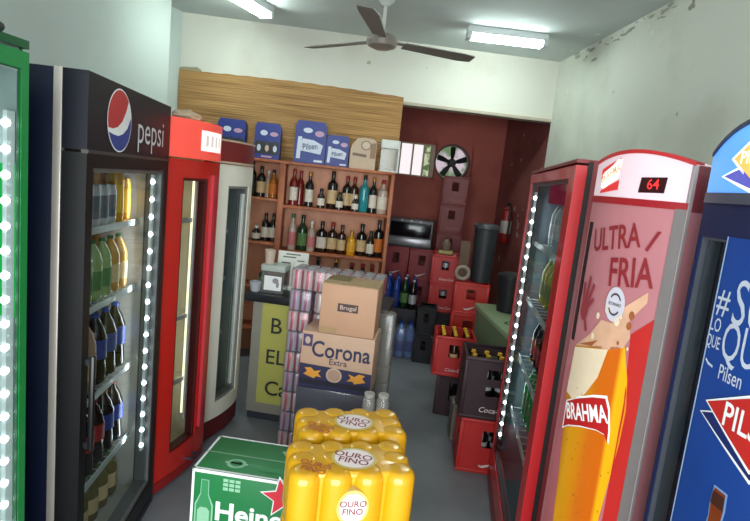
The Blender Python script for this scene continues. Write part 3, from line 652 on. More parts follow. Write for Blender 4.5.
for a, L, x0, z0 in ((40, .05, -.09, 1.335), (62, .07, -.094, 1.35), (82, .075, -.104, 1.358), (104, .06, -.116, 1.35), (-50, .05, -.098, 1.30)):
    ca, sa = math.cos(math.radians(a)), math.sin(math.radians(a)); n = (-sa*.006, ca*.006)
    m.flat([(x0+n[0], z0+n[1]), (x0-n[0], z0-n[1]), (x0+ca*L*.6-n[0], z0+sa*L-n[1]), (x0+ca*L*.6+n[0], z0+sa*L+n[1])], f3, 0)
m.build('hand_print', [pm('hand_print_red', (140, 50, 58), .4)], bdoor)
m = MB(); cx, cz = .020, 1.372
m.flat(ell(cx, cz, .033, .052, 30), f3, 0)
for a0, a1 in ((.5, 2.7), (3.6, 5.8)):
    o_ = ell(cx, cz, .022, .034, 14, a0, a1); i_ = ell(cx, cz, .018, .028, 14, a0, a1); m.flat(o_+i_[::-1], f4, 1)
m.text('RETORNABLE', .013, f4, 1, (cx, cz), bold=.01, sx=.55)
m.build('seal_sticker', [pm('seal_grey', (196, 190, 200), .4), pm('seal_dark', (70, 60, 70), .5)], bdoor)

# --- blue beer cooler, right picture edge
PA = Vector((.558, 1.26)); pd = Vector((.287, -.958)); PB = PA+pd*.62
m_blued = pm('deep_blue_door', (14, 28, 66), .35, amt=.1)
pl, pldoor, plhead, plf, plh, PLW = refrigerator('refrigerator', 'dark blue beer cooler with a lit blue header at the right picture edge', PA, PB, 1.786, .60,
    pm('blue_cabinet', (22, 26, 52), .4), m_blued, pm('silver_inner_trim', (104, 106, 116), .3, .5), pm('brown_grey_liner', (64, 58, 56), .4), .14, 1.700,
    (-.302, -.214, .20, 1.61), t=.06, bulge=.03, head_bulge=.055, arch_pow=4, head_m=pm('blue_lit_header', (88, 152, 232), .35, emit=.75, amt=.18, scale=5), arch=.065, gasket=.005)
PX = .012
def onP(f, off): return lambda u, v: (u+PX, f(u+PX)-off, v)
b1, b2, b3 = onP(plf, .0015), onP(plf, .0028), onP(plf, .004)
q1, q2, q3 = on(plh, .002), on(plh, .0035), on(plh, .005)
MB().curved(-PLW/2, PLW/2, lambda x: 1.783+.065*(1-abs(x/(PLW/2))**4), 1.792, lambda x: plh(x)-.004, .03, 0, 28, lambda x: .065*(1-abs(x/(PLW/2))**4)).build('header_trim', [pm('navy_edge_trim', (24, 34, 72), .35)], plhead)
MB().curved(-PLW/2, PLW/2, 1.683, 1.705, lambda x: plh(x)-.003, .03, 0, 18).build('header_rail', [pm('silver_blue_rail', (92, 96, 112), .3, .5)], plhead)
def diamond(cx, cz, rx, rz, sk=0.0): return [(cx-rx, cz), (cx+sk, cz+rz), (cx+rx, cz), (cx-sk, cz-rz)]
m = MB(); m.flat(diamond(-.155, 1.738, .10, .032), q1, 0, ST); m.flat(diamond(-.155, 1.738, .088, .024), q2, 1, ST)
m.flat(diamond(-.145, 1.772, .082, .056), q2, 0, ST); m.flat(diamond(-.145, 1.772, .072, .047), q3, 2, ST)
m.text('PILSEN', .034, on(plh, .006), 0, (-.145, 1.772), bold=.012, step=ST)
m.build('logo', [pm('lit_white', (250, 250, 244), .4, emit=.7), pm('lit_violet', (92, 92, 190), .4, emit=.3), pm('lit_gold', (236, 178, 92), .4, emit=.6)], plhead)
m = MB(); m.flat([(-.218, .20), (.285, .20), (.285, 1.618), (-.218, 1.618)], b1, 0, ST); m.build('poster', [pm('poster_blue', (16, 62, 138), .35, amt=.25, scale=2.5)], pldoor)
m = MB(); m.flat([(-.2215, .20), (-.2175, .20), (-.2175, 1.618), (-.2215, 1.618)], b2, 0); m.build('edge_line', [pm('pale_blue_line', (150, 176, 214), .4)], pldoor)
m = MB()
m.text('#', .075, b2, 0, (-.196, 1.487), bold=.004, sx=.8, step=ST); m.text('SU', .13, b2, 0, (-.170, 1.49), bold=.0, sx=.62, align='LEFT', step=ST)
m.text('LO', .040, b2, 0, (-.205, 1.437), bold=.004, sx=.62, step=ST); m.text('QUE', .036, b2, 0, (-.203, 1.402), bold=.004, sx=.56, step=ST)
m.text('QU', .11, b2, 0, (-.180, 1.412), bold=.0, sx=.55, align='LEFT', step=ST)
m.text('Pilsen', .044, b2, 0, (-.172, 1.350), bold=.004, sx=.62, align='LEFT', step=ST)
m.flat([(-.213, 1.366), (-.204, 1.359), (-.190, 1.356), (-.190, 1.351), (-.205, 1.354), (-.214, 1.361)], b2, 0)
m.build('lettering', [pm('grey_lettering', (186, 192, 206), .5)], pldoor)
m = MB()
m.flat(diamond(-.035, 1.255, .165, .075, .015), b2, 0, ST); m.flat(diamond(-.035, 1.255, .158, .067, .015), b3, 1, ST)
m.flat(diamond(-.038, 1.283, .150, .085, .015), onP(plf, .0045), 0, ST); m.flat(diamond(-.038, 1.283, .143, .077, .015), onP(plf, .0055), 2, ST)
m.text('PILSEN', .068, onP(plf, .0065), 0, (-.135, 1.278), bold=.012, align='LEFT', sx=.75, step=ST)
m.build('logo', [WHITE, pm('logo_navy', (18, 36, 96), .4), pm('logo_red_diamond', (186, 36, 34), .4)], pldoor)
m = MB()
BOT = [(-.014, 1.135), (.014, 1.135), (.016, 1.10), (.014, 1.07), (.020, .98), (.032, .90), (.040, .82), (.040, .45), (-.040, .45), (-.040, .82), (-.032, .90), (-.020, .98), (-.014, 1.07), (-.016, 1.10)]
cx = -.105
m.flat([(cx+x*1.25, z) for x, z in BOT], b2, 0, ST); m.flat([(cx+x, z-.004) for x, z in BOT], b3, 1, ST)
m.flat([(cx-.015, 1.125), (cx+.015, 1.125), (cx+.017, 1.098), (cx-.017, 1.098)], onP(plf, .005), 2)
m.flat(diamond(cx, .68, .04, .045), onP(plf, .005), 3)
m.build('printed_bottle', [pm('frost_edge', (120, 150, 196), .4), pm('printed_amber', (120, 52, 24), .35, amt=.25, scale=30), pm('printed_cap', (60, 30, 26), .4), pm('printed_label', (186, 40, 36), .4)], pldoor)
m = MB()
for x, y in ((-.285, .09), (-.265, .10), (-.247, .09)): m.tube([(x, y, .2), (x, y, 1.62)], .006, 8)
m.build('shelf_rail', [pm('dull_steel_rail', (128, 118, 108), .35, .6)], pl)

# ------------------------------------------------------------------ bamboo panel, wooden shelves and what stands on them
m_reed = striped('bamboo_reed', (122, 84, 44), (190, 146, 88), 'Z', 150.0, .5, .010, .75, .5)
m = MB(); n = 40; t = bmesh.new(); lo, hi = [], []
for i in range(n+1):
    u = .0+1.945*i/n; zt = 2.425+.02*math.sin(PI*i/n)+.0025*math.sin(i*1.7)
    for y, L in ((-.022, lo), (-.002, hi)): L.append((t.verts.new((u, y, 1.757)), t.verts.new((u, y, zt))))
for i in range(n):
    t.faces.new((lo[i][0], lo[i+1][0], lo[i+1][1], lo[i][1])); t.faces.new((hi[i+1][0], hi[i][0], hi[i][1], hi[i+1][1])); t.faces.new((lo[i][1], lo[i+1][1], hi[i+1][1], hi[i][1]))
t.faces.new((lo[0][0], lo[0][1], hi[0][1], hi[0][0])); t.faces.new((lo[-1][0], hi[-1][0], hi[-1][1], lo[-1][1]))
m.add(t)
bp = m.build('bamboo_mat', [m_reed]); bp.location = BW; bp.rotation_euler = (0, 0, BA)
tag(bp, 'wide golden bamboo mat fixed to the back wall above the shelves', 'bamboo mat')
m = MB(); t = bmesh.new(); bmesh.ops.create_icosphere(t, subdivisions=2, radius=1)
for v in t.verts: k_ = 1+.25*math.sin(9*v.co.x+4*v.co.z); v.co = Vector((v.co.x*.10, v.co.y*.008, max(v.co.z, -.3)*.03*k_+.01))
m.add(t); dd = m.build('frayed_edge', [pm('frayed_reed', (150, 140, 112), .9)], bp); dd.location = (.09, -.012, 2.425)

m_wood = striped('shelf_wood', (150, 78, 44), (186, 106, 66), 'Y', 8.0, 1.5, .5, .5, .1)
m_woodb = striped('shelf_back_wood', (204, 132, 96), (226, 156, 118), 'X', 6.0, 1.0, .4, .5, .1)
sh = thing('shelf_unit', 'brown wooden shelf unit filled with liquor bottles on the back wall', 'shelf', bk(0), BA)
Y0, Y1 = -.28, -.025
for u0, u1 in ((.34, .362), (.935, .985), (1.885, 1.912)): MB().box(u0, u1, Y0, Y1, 0, 1.752, bev=.002).build('side_panel', [m_wood], sh)
MB().box(.34, 1.912, Y0-.004, Y1, 1.728, 1.752, bev=.002).build('top_board', [m_wood], sh)
for z in (1.382, .992, .64, .28): MB().box(.986, 1.884, Y0+.004, Y1, z-.024, z, bev=.002).build('shelf_board', [m_wood], sh)
for z in (1.425, 1.045, .66, .28): MB().box(.363, .934, Y0+.004, Y1, z-.024, z, bev=.002).build('shelf_board', [m_wood], sh)
MB().box(.362, 1.885, Y1, Y1+.012, 0, 1.73).build('back_panel', [m_woodb], sh)
def sb(u, off, z): return bk(u, off, z)
SH = [  # u, offset, base z, kind, height, radius, glass, label, cap, label text
 (1.056, .17, 1.382, 'wine', .315, .038, G_RED, L_WHITE, K_RED, 'red wine bottle with white label, at the left end of the upper shelf'),
 (1.108, .11, 1.382, 'wine', .305, .036, G_RED, None, K_RED, 'plain dark red bottle behind the left end of the upper shelf row'),
 (1.193, .16, 1.382, 'wine', .300, .037, G_DARK, L_WHITE, K_GOLD, 'dark bottle with white label and gold cap, standing alone on the upper shelf'),
 (1.300, .18, 1.382, 'small', .170, .033, G_DARK, L_WHITE, K_BLACK, 'small dark flask with white label, left of the tall black-capped bottle, upper shelf'),
 (1.393, .15, 1.382, 'spirit', .330, .044, G_DARK, L_CREAM, K_BLACK, 'tallest dark bottle with cream label in the middle of the upper shelf'),
 (1.462, .19, 1.382, 'small', .155, .032, G_DARK, L_WHITE, K_BLACK, 'small flask right of the tallest bottle, upper shelf'),
 (1.520, .12, 1.382, 'spirit', .300, .040, G_DARK, L_CREAM, K_RED, 'dark bottle with cream label and red cap, left of its red-capped twin'),
 (1.585, .11, 1.382, 'spirit', .300, .040, G_BROWN, L_CREAM, K_RED, 'brown bottle with red cap beside the teal bottle'),
 (1.600, .20, 1.382, 'small', .140, .030, G_DARK, L_WHITE, K_WHITE, 'small white-capped flask in front of the red-capped bottles'),
 (1.672, .16, 1.382, 'spirit', .325, .041, G_TEAL, None, K_BLACK, 'teal blue bottle with a dark cap on the upper shelf'),
 (1.752, .16, 1.382, 'wine', .315, .034, G_DARK, L_WHITE, K_GOLD, 'slim dark bottle with tall white label right of the teal bottle'),
 (1.838, .16, 1.382, 'spirit', .300, .046, G_CLEAR, L_WHITE, K_RED, 'clear bottle with white label and red cap at the right end of the upper shelf'),
 (1.075, .17, .992, 'wine', .315, .036, G_CLEAR, L_PINK, K_GREEN, 'clear bottle with pink label at the left end of the lower shelf'),
 (1.163, .17, .992, 'wine', .315, .043, G_GREEN, L_GREEN, K_BLACK, 'dark green bottle with green label, second on the lower shelf'),
 (1.243, .17, .992, 'wine', .270, .036, G_CLEAR, L_PINK, K_WHITE, 'pale pinkish bottle with white cap on the lower shelf'),
 (1.335, .16, .992, 'spirit', .275, .046, G_DARK, L_WHITE, K_BLACK, 'broad black bottle with a square white label on the lower shelf'),
 (1.428, .16, .992, 'spirit', .275, .044, G_BROWN, L_CREAM, K_RED, 'brown bottle with cream label and red cap in the middle of the lower shelf'),
 (1.512, .17, .992, 'spirit', .260, .039, G_BROWN, L_CREAM, K_BLACK, 'amber brown bottle with slim neck left of the yellow bottle'),
 (1.600, .18, .992, 'spirit', .220, .038, G_YEL, L_YEL, K_GOLD, 'short bright yellow bottle on the lower shelf'),
 (1.690, .15, .992, 'spirit', .285, .046, G_DARK, L_CREAM, K_BLACK, 'broad dark bottle with cream label right of the yellow bottle'),
 (1.770, .19, .992, 'small', .235, .034, G_DARK, L_WHITE, K_BLACK, 'narrow dark bottle with small white label, second from the right on the lower shelf'),
 (1.840, .15, .992, 'spirit', .335, .043, G_DARK, L_ORANGE, K_BLACK, 'tall dark bottle with orange label at the right end of the lower shelf'),
 (.695, .16, 1.425, 'wine', .300, .038, G_DARK, None, K_BLACK, 'dark bottle half hidden by the white-doored cooler, upper left bay'),
 (.775, .16, 1.425, 'wine', .265, .038, G_DARK, L_CREAM, K_BLACK, 'dark bottle with cream label in the upper left bay'),
 (.828, .11, 1.425, 'wine', .235, .034, G_CLEAR, L_CREAM, K_WHITE, 'pale slender bottle at the back of the upper left bay'),
 (.878, .16, 1.425, 'wine', .245, .036, G_AMBER, L_ORANGE, K_BLACK, 'amber bottle nearest the post in the upper left bay'),
 (.765, .18, 1.045, 'small', .135, .036, G_DARK, L_WHITE, K_WHITE, 'short white-topped dark bottle in the lower left bay'),
 (.840, .16, 1.045, 'wine', .245, .036, G_DARK, L_WHITE, K_BLACK, 'black bottle in the middle of the lower left bay'),
 (.905, .15, 1.045, 'wine', .245, .034, G_DARK, L_WHITE, K_BLACK, 'black bottle beside the post in the lower left bay'),
 (1.12, .16, .64, 'wine', .28, .040, G_DARK, None, K_RED, 'dark red-topped bottle at the left of the lowest visible shelf'),
 (1.325, .15, .64, 'wine', .30, .040, G_DARK, None, K_BLACK, 'black bottle on the lowest visible shelf above the striped cans'),
 (1.486, .15, .64, 'wine', .30, .040, G_DARK, None, K_GOLD, 'gold-capped black bottle on the lowest visible shelf'),
 (1.629, .15, .64, 'wine', .28, .042, G_BROWN, L_RED, K_RED, 'brown bottle with red label on the lowest visible shelf'),
 (1.730, .15, .64, 'wine', .28, .042, G_BROWN, L_CREAM, K_RED, 'brown red-capped bottle, second from right on the lowest visible shelf'),
 (1.815, .15, .64, 'wine', .28, .042, G_RED, None, K_RED, 'dark red bottle at the right end of the lowest visible shelf')]
for (u, off, z, kind, h, r, g, lb, cp, text) in SH:
    inst(bottle_kit(kind, h, r, g, lb, cp, (.14, .50)), 'liquor_bottle', sb(u, off, z), random.uniform(-.3, .3), text, 'bottle', 'bottles on the wooden shelves')
# blue beer cartons on the top board
m_bcard = pm('blue_carton', (26, 46, 128), .45, amt=.2, scale=18)
def carton(u0, u1, h, label, peak=True, variant=0):
    W = u1-u0; t = thing('beer_carton', label, 'carton', bk((u0+u1)/2, .15, 1.752), BA, 'blue beer cartons on the shelf top')
    m = MB(); hw = W/2; d = .06
    m.prism([(-hw, 0), (hw, 0), (hw, h*.86), (hw*.86, h), (-hw*.86, h), (-hw, h*.86)], -d, d, 0); m.build('box', [m_bcard], t)
    f = lambda x, z: (x, -d-.0015, z); g = lambda x, z: (x, -d-.003, z); k = lambda x, z: (x, -d-.0045, z)
    m = MB()
    if variant == 0:
        m.flat(ell(-hw*.3, h*.72, hw*.28, h*.075), f, 0); m.flat(ell(hw*.48, h*.70, hw*.32, h*.06), f, 1)
        m.flat([(-hw*.9, h*.48), (hw*.9, h*.48), (hw*.9, h*.14), (-hw*.9, h*.14)], f, 2)
        for i, x in enumerate((-.62, 0, .62)):
            m.flat([(hw*x-hw*.18, h*.16), (hw*x+hw*.18, h*.16), (hw*x+hw*.16, h*.42), (hw*x+hw*.05, h*.52), (hw*x-hw*.05, h*.52), (hw*x-hw*.16, h*.42)], g, 3)
            m.flat(ell(hw*x, h*.30, hw*.15, h*.09), k, 0 if i != 1 else 4)
        m.flat([(-hw*.4, h*.04), (hw*.4, h*.04), (hw*.4, h*.09), (-hw*.4, h*.09)], f, 1)
    else:
        m.flat(ell(-hw*.2, h*.78, hw*.3, h*.06), f, 0); m.flat(ell(hw*.55, h*.72, hw*.3, h*.07), f, 1)
        m.flat([(-hw*.75, h*.30), (hw*.7, h*.24), (hw*.82, h*.46), (hw*.2, h*.56), (-hw*.5, h*.58)], f, 0)
        m.text('Pilsen', h*.20, g, 5, (0, h*.40), rot=.12, bold=.01, sx=.8)
        m.flat([(-hw*.85, h*.1), (-hw*.6, h*.1), (-hw*.55, h*.62), (-hw*.8, h*.62)], g, 0); m.flat([(hw*.3, h*.05), (hw*.85, h*.05), (hw*.85, h*.1), (hw*.3, h*.1)], f, 0)
    m.build('printing', [pm('carton_white', (206, 212, 226), .5), pm('carton_lilac', (190, 150, 176), .5), pm('carton_window', (22, 28, 44), .5), pm('carton_bottle', (30, 36, 30), .4), pm('carton_cream', (206, 176, 150), .5), pm('carton_navy', (22, 34, 96), .5)], t)
carton(.388, .618, .300, 'blue beer carton above the white-doored cooler, leftmost on the shelf top')
carton(.698, .915, .300, 'blue six-bottle carton second from left on the shelf top, three bottles in its window')
carton(1.035, 1.300, .355, 'tallest blue beer carton on the shelf top, large white print', variant=1)
carton(1.305, 1.500, .262, 'smaller blue carton touching the tallest one on the shelf top', variant=1)
cc = thing('cardboard_carton', 'cream carton with a curved top and round emblem on the shelf top', 'carton', bk(1.625, .15, 1.752), BA)
m = MB(); hw = .112; m.prism([(-hw, 0), (hw, 0), (hw, .24), (hw*.7, .265), (0, .27), (-hw*.5, .26), (-hw*.9, .2), (-hw, .16)], -.06, .06); m.build('box', [pm('cream_card', (196, 172, 148), .6)], cc)
m = MB(); f = lambda x, z: (x, -.0615, z); g = lambda x, z: (x, -.063, z)
m.flat(ell(.02, .205, .045, .042), f, 0); m.flat(ell(.02, .205, .034, .031), g, 1); m.flat([(-.09, .112), (.03, .104), (.03, .128), (-.09, .136)], f, 2); m.flat([(.06, .10), (.108, .10), (.108, .235), (.06, .225)], f, 0)
m.build('printing', [pm('card_brown', (150, 118, 92), .6), pm('card_light', (206, 190, 170), .6), pm('card_grey', (120, 96, 80), .6)], cc)
pc = thing('plastic_box', 'white-rimmed see-through box at the right end of the shelf top', 'box', bk(1.858, .15, 1.752), BA)
MB().box(-.078, .078, -.06, .06, .012, .20).build('clear_wall', [glassy('box_plastic', (226, 226, 220), 1.35, .08, .8, (220, 216, 206))], pc)
MB().box(-.082, .082, -.064, .064, .20, .275, bev=.006).box(.068, .084, -.066, .066, .0, .21, bev=.003).box(-.084, .084, -.066, .066, 0, .014).build('rim', [pm('box_white', (214, 212, 206), .45)], pc)

# ------------------------------------------------------------------ counter and the things on it
ct = thing('counter', 'grey service counter with a black top and a yellow-green sign', 'counter', (-.72, 3.44, 0), 0)
MB().box(-.44, .42, -.20, .20, .06, .815, bev=.004).build('body', [pm('counter_grey', (142, 138, 126), .55, amt=.06)], ct)
MB().box(-.44, .42, -.17, .19, 0, .06).build('plinth', [pm('counter_plinth', (40, 42, 52), .6)], ct)
MB().box(-.50, .44, -.23, .22, .815, .868, bev=.006).build('worktop', [pm('black_worktop', (28, 30, 36), .4)], ct)
f = lambda x, z: (x, -.2016, z); g = lambda x, z: (x, -.203, z)
m = MB(); m.flat([(-.375, .13), (-.14, .13), (-.14, .812), (-.375, .812)], f, 0)
m.text('B', .15, g, 1, (-.275, .66), bold=.006); m.text('EL', .14, g, 1, (-.265, .45), bold=.006); m.text('Ca', .14, g, 1, (-.245, .235), bold=.012)
m.build('sign_panel', [pm('sign_yellow_green', (176, 172, 84), .6, amt=.12, scale=5), pm('sign_black', (34, 34, 30), .6)], ct)
ds = thing('display_box', 'small clear display box with a white label on the counter', 'box', (-1.06, 3.34, .868), .05)
MB().box(-.075, .075, -.06, .06, 0, .145).build('clear_wall', [glassy('display_plastic', (226, 230, 228), 1.4, .08, .6, (150, 150, 146))], ds)
MB().box(-.08, .08, -.065, .065, .145, .185, bev=.004).build('lid', [pm('grey_lid', (172, 180, 172), .5)], ds)
m = MB(); f = lambda x, z: (x, -.0612, z); g = lambda x, z: (x, -.0625, z); m.flat([(-.055, .02), (.06, .02), (.06, .115), (-.055, .115)], f, 0); m.flat(ell(.02, .085, .02, .018), g, 1); m.flat(ell(.035, .06, .01, .02), g, 1)
m.build('label', [WHITE, pm('label_grey', (150, 140, 146), .6)], ds)
nc = thing('notice_card', 'white notice card with rows of print standing on the counter', 'sign', (-.985, 3.45, .868), .06)
MB().box(-.105, .105, 0, .006, .16, .262, mat=Matrix.Rotation(-.12, 4, 'X')).box(-.05, .05, -.02, .06, 0, .012).box(-.01, .01, .002, .012, 0, .2).build('card', [pm('notice_white', (226, 226, 216), .6)], nc)
m = MB(); f = lambda x, z: (x, (z)*.12-.0035, z)
for i, (a, b) in enumerate(((-.05, .05), (-.07, .02), (.03, .08), (-.075, -.01))): m.flat([(a, .238-i*.02), (b, .238-i*.02), (b, .247-i*.02), (a, .247-i*.02)], f, 0)
m.build('print_lines', [pm('notice_print', (110, 116, 106), .7)], nc)
inst([('cup_body', MB().lathe([(0, 0), (.028, 0), (.036, .09), (.036, .092), (.030, .09), (0, .09)], 16).mesh('cup_body', [pm('cream_cup', (196, 176, 160), .5)]))], 'cup', (-1.13, 3.38, 1.055), 0, 'cream cup standing on the clear display box on the counter', 'cup').location = (-1.105, 3.34, 1.053)
inst(bottle_kit('small', .16, .034, G_GREEN, L_GREEN, K_GREEN), 'small_bottle', (-1.165, 3.42, .868), 0, 'small green bottle at the left end of the counter', 'bottle')
MBk = MB().lathe([(0, 0), (.03, 0), (.04, .05), (.042, .065), (.036, .065), (.03, .01), (0, .01)], 16)
tag(MBk.build('ashtray', [pm('grey_bowl', (170, 174, 180), .4)]), 'small pale bowl in front of the green bottle on the counter', 'bowl').location = (-1.172, 3.29, .868)

# ------------------------------------------------------------------ shrink-wrapped striped cans
def striped_can(name, a, b, n=5):
    m = bpy.data.materials.new(name); m.use_nodes = True; nt = m.node_tree; bs = nt.nodes['Principled BSDF']
    tc = nt.nodes.new('ShaderNodeTexCoord'); wv = nt.nodes.new('ShaderNodeTexWave'); wv.inputs['Scale'].default_value = 9; wv.inputs['Distortion'].default_value = 1.5; wv.bands_direction = 'X'
    r = nt.nodes.new('ShaderNodeValToRGB'); r.color_ramp.elements[0].position = .45; r.color_ramp.elements[1].position = .55
    r.color_ramp.elements[0].color = col(a); r.color_ramp.elements[1].color = col(b)
    nt.links.new(tc.outputs['Object'], wv.inputs['Vector']); nt.links.new(wv.outputs['Fac'], r.inputs[0]); nt.links.new(r.outputs[0], bs.inputs['Base Color'])
    bs.inputs['Roughness'].default_value = .3; bs.inputs['Metallic'].default_value = .2; return m
S_RED = striped_can('red_white_can', (186, 62, 74), (216, 196, 198)); S_WHITE = striped_can('white_can', (222, 210, 206), (206, 170, 168)); S_PINK = striped_can('magenta_can', (150, 60, 96), (186, 178, 196))
CH, CR = .121, .033
can_me = MB().lathe([(0, .003), (CR*.78, 0), (CR*.96, CH*.05), (CR, CH*.1), (CR, CH*.86), (CR*.84, CH*.96), (CR*.86, CH), (CR*.76, CH*.985), (0, CH*.975)], 14, 0)
def can_mesh(mt): return MB().lathe([(0, .003), (CR*.78, 0), (CR*.96, CH*.05), (CR, CH*.1), (CR, CH*.86), (CR*.84, CH*.96)], 14, 0).lathe([(CR*.84, CH*.96), (CR*.86, CH), (CR*.76, CH*.985), (0, CH*.975)], 14, 1).mesh('can', [mt, pm('can_lid', (196, 198, 204), .3, .6)])
can_me.bm.free()
CM = {'red': can_mesh(S_RED), 'white': can_mesh(S_WHITE), 'pink': can_mesh(S_PINK)}
film_me = MB().box(-.1345, .1345, -.1015, .1015, .0, .1235, bev=.012).mesh('film', [FILM])
film2_me = MB().box(-.0675, .0675, -.1015, .1015, .0, .1235, bev=.012).mesh('film', [FILM])
def can_pack(kind, nx):
    t = thing('can_pack', 'x', 'can pack')
    for i in range(nx):
        for j in range(3):
            c = put('can', CM[kind], t); c.location = (-(nx-1)*.0335+i*.067, -.067+j*.067, .001)
    put('film', film_me if nx == 4 else film2_me, t); return t
protos = {}
def place_pack(kind, nx, x, y, z, label, group=None, rz=0.0):
    key = (kind, nx)
    if key not in protos: protos[key] = can_pack(kind, nx); o = protos[key]; o.location = (x, y, z); o.rotation_euler = (0, 0, rz)
    else: o = copy_thing(protos[key], (x, y, z), rz)
    o['label'] = label; o['category'] = 'can pack'
    if group: o['group'] = group
    elif 'group' in o: del o['group']
for lv in range(8):
    z = lv*.1245
    place_pack('pink' if lv % 2 else 'red', 2, -.770+.003*(lv % 2), 3.015, z, 'narrow shrink-wrapped pack of magenta and white cans in the left column of the can stack', 'narrow packs in the left can column', .02*(lv % 3-1))
    place_pack('white', 4, -.552, 3.015, z, 'shrink-wrapped pack of white cans in the column behind the two brown cartons', 'white can packs behind the cartons')
place_pack('red', 4, -.700, 3.015, 8*.1245, 'shrink-wrapped pack of red and white cans on top of the tall can stack')
place_pack('red', 4, -.428, 3.02, 8*.1245, 'shrink-wrapped can pack showing above the small brown carton')

# ------------------------------------------------------------------ cartons in the middle stack
m_kraft = pm('kraft_card', (196, 150, 120), .65, amt=.08, scale=9)
bx1 = thing('beer_carton', 'navy and tan beer carton with gothic lettering under the plain brown carton', 'carton', (-.47, 2.755, .545), 0)
m = MB(); m.box(-.193, .193, -.125, .125, 0, .305, 0, .003); m.build('box', [pm('tan_card', (198, 160, 134), .6, amt=.06)], bx1)
m = MB(); f = lambda x, z: (x, -.1265, z); g = lambda x, z: (x, -.128, z); k = lambda x, z: (x, -.1295, z)
m.flat([(-.193, .0), (.193, .0), (.193, .118), (-.193, .130)], f, 0)
m.flat([(-.19, .02), (.19, .02), (.19, .048), (-.19, .048)], g, 5)
m.text('Corona', .120, g, 0, (.020, .213), rot=.0, bold=.016, sx=.84); m.text('Extra', .045, g, 0, (.01, .155), bold=.006)
m.flat([(-.185, .225), (-.135, .225), (-.135, .290), (-.185, .290)], g, 1); m.flat(ell(-.16, .258, .014, .02), k, 2)
m.flat(ell(-.005, .085, .042, .040), g, 2); m.flat(ell(-.005, .085, .034, .032), k, 3)
for s_ in (-1, 1):
    c_ = s_*.118-.002
    m.flat([(c_-.05*s_, .065), (c_-.03*s_, .085), (c_-.045*s_, .105), (c_-.01*s_, .095), (c_+.01*s_, .112), (c_+.045*s_, .108), (c_+.03*s_, .09), (c_+.05*s_, .072), (c_+.01*s_, .06), (c_-.01*s_, .055), (c_-.02*s_, .068)][::s_], k, 4)
m.build('printing', [pm('corona_navy', (42, 40, 76), .55), pm('corona_violet', (74, 56, 100), .55), pm('seal_tan', (196, 168, 150), .55), pm('seal_brown', (176, 140, 120), .55), pm('griffin_gold', (222, 150, 50), .5), pm('corona_dark', (30, 26, 44), .5)], bx1)
bx2 = thing('cardboard_carton', 'plain brown carton with a small dark name plate, topmost of the carton stack', 'carton', (-.436, 2.755, .852), .01)
m = MB(); m.box(-.146, .146, -.125, .125, 0, .262, 0, .004); m.build('box', [m_kraft], bx2)
m = MB(); f = lambda x, z: (x, -.1265, z); g = lambda x, z: (x, -.128, z)
m.flat([(-.055, .125), (.052, .125), (.052, .168), (-.055, .168)], f, 0); m.text('Brugal', .032, g, 1, (0, .147), bold=.01, sx=1.1)
MB().flat([(-.14, .005), (-.05, .005), (-.05, .035), (-.14, .035)], f, 0).build('tape', [pm('tape_olive', (170, 136, 92), .5)], bx2)
m.build('printing', [pm('plate_dark', (76, 54, 54), .6), pm('plate_pale', (206, 176, 160), .6), pm('tape_olive', (170, 136, 92), .5)], bx2)
m = MB(); m.box(-.146, .146, -.124, -.002, .262, .266, 0); m.box(-.146, .146, .002, .124, .262, .266, 0); m.box(-.14, -.02, -.02, .125, .2665, .268, 1)
m.build('flap', [pm('kraft_flap', (176, 146, 108), .65), pm('olive_tape', (120, 104, 62), .5)], bx2)
for i, z in enumerate((0, .2725)):
    b = thing('beer_carton', ('glossy dark navy carton under the gothic-lettered beer carton', 'dark navy carton at the floor of the carton stack')[1-i], 'carton', (-.475, 2.765, z), 0)
    MB().box(-.195, .195, -.135, .135, 0, .27, 0, .004).build('box', [pm('navy_card', (34, 32, 58), .3, amt=.3, scale=12)], b)
    MB().box(-.198, .198, -.138, .138, .004, .2715, 0, .012).build('plastic_wrap', [FILM], b)
# pale wrapped column and clear cups to the right of the cartons
pcw = thing('plastic_sleeve', 'tall pale translucent wrapped column at the right of the carton stack', 'plastic sleeve', (-.258, 3.0, 0), 0)
m = MB()
for i in range(9): m.lathe([(.0, .0), (.036, .0), (.045, .085), (.045, .096), (0, .096)], 14, c=(0, 0, i*.1))
m.build('cups', [pm('pale_cup', (126, 122, 118), .5, amt=.1)], pcw)
MB().box(-.05, .05, -.05, .05, 0, .92, 0, .02).build('sleeve', [glassy('sleeve_plastic', (226, 224, 220), 1.45, .18, .60, (160, 156, 150))], pcw)

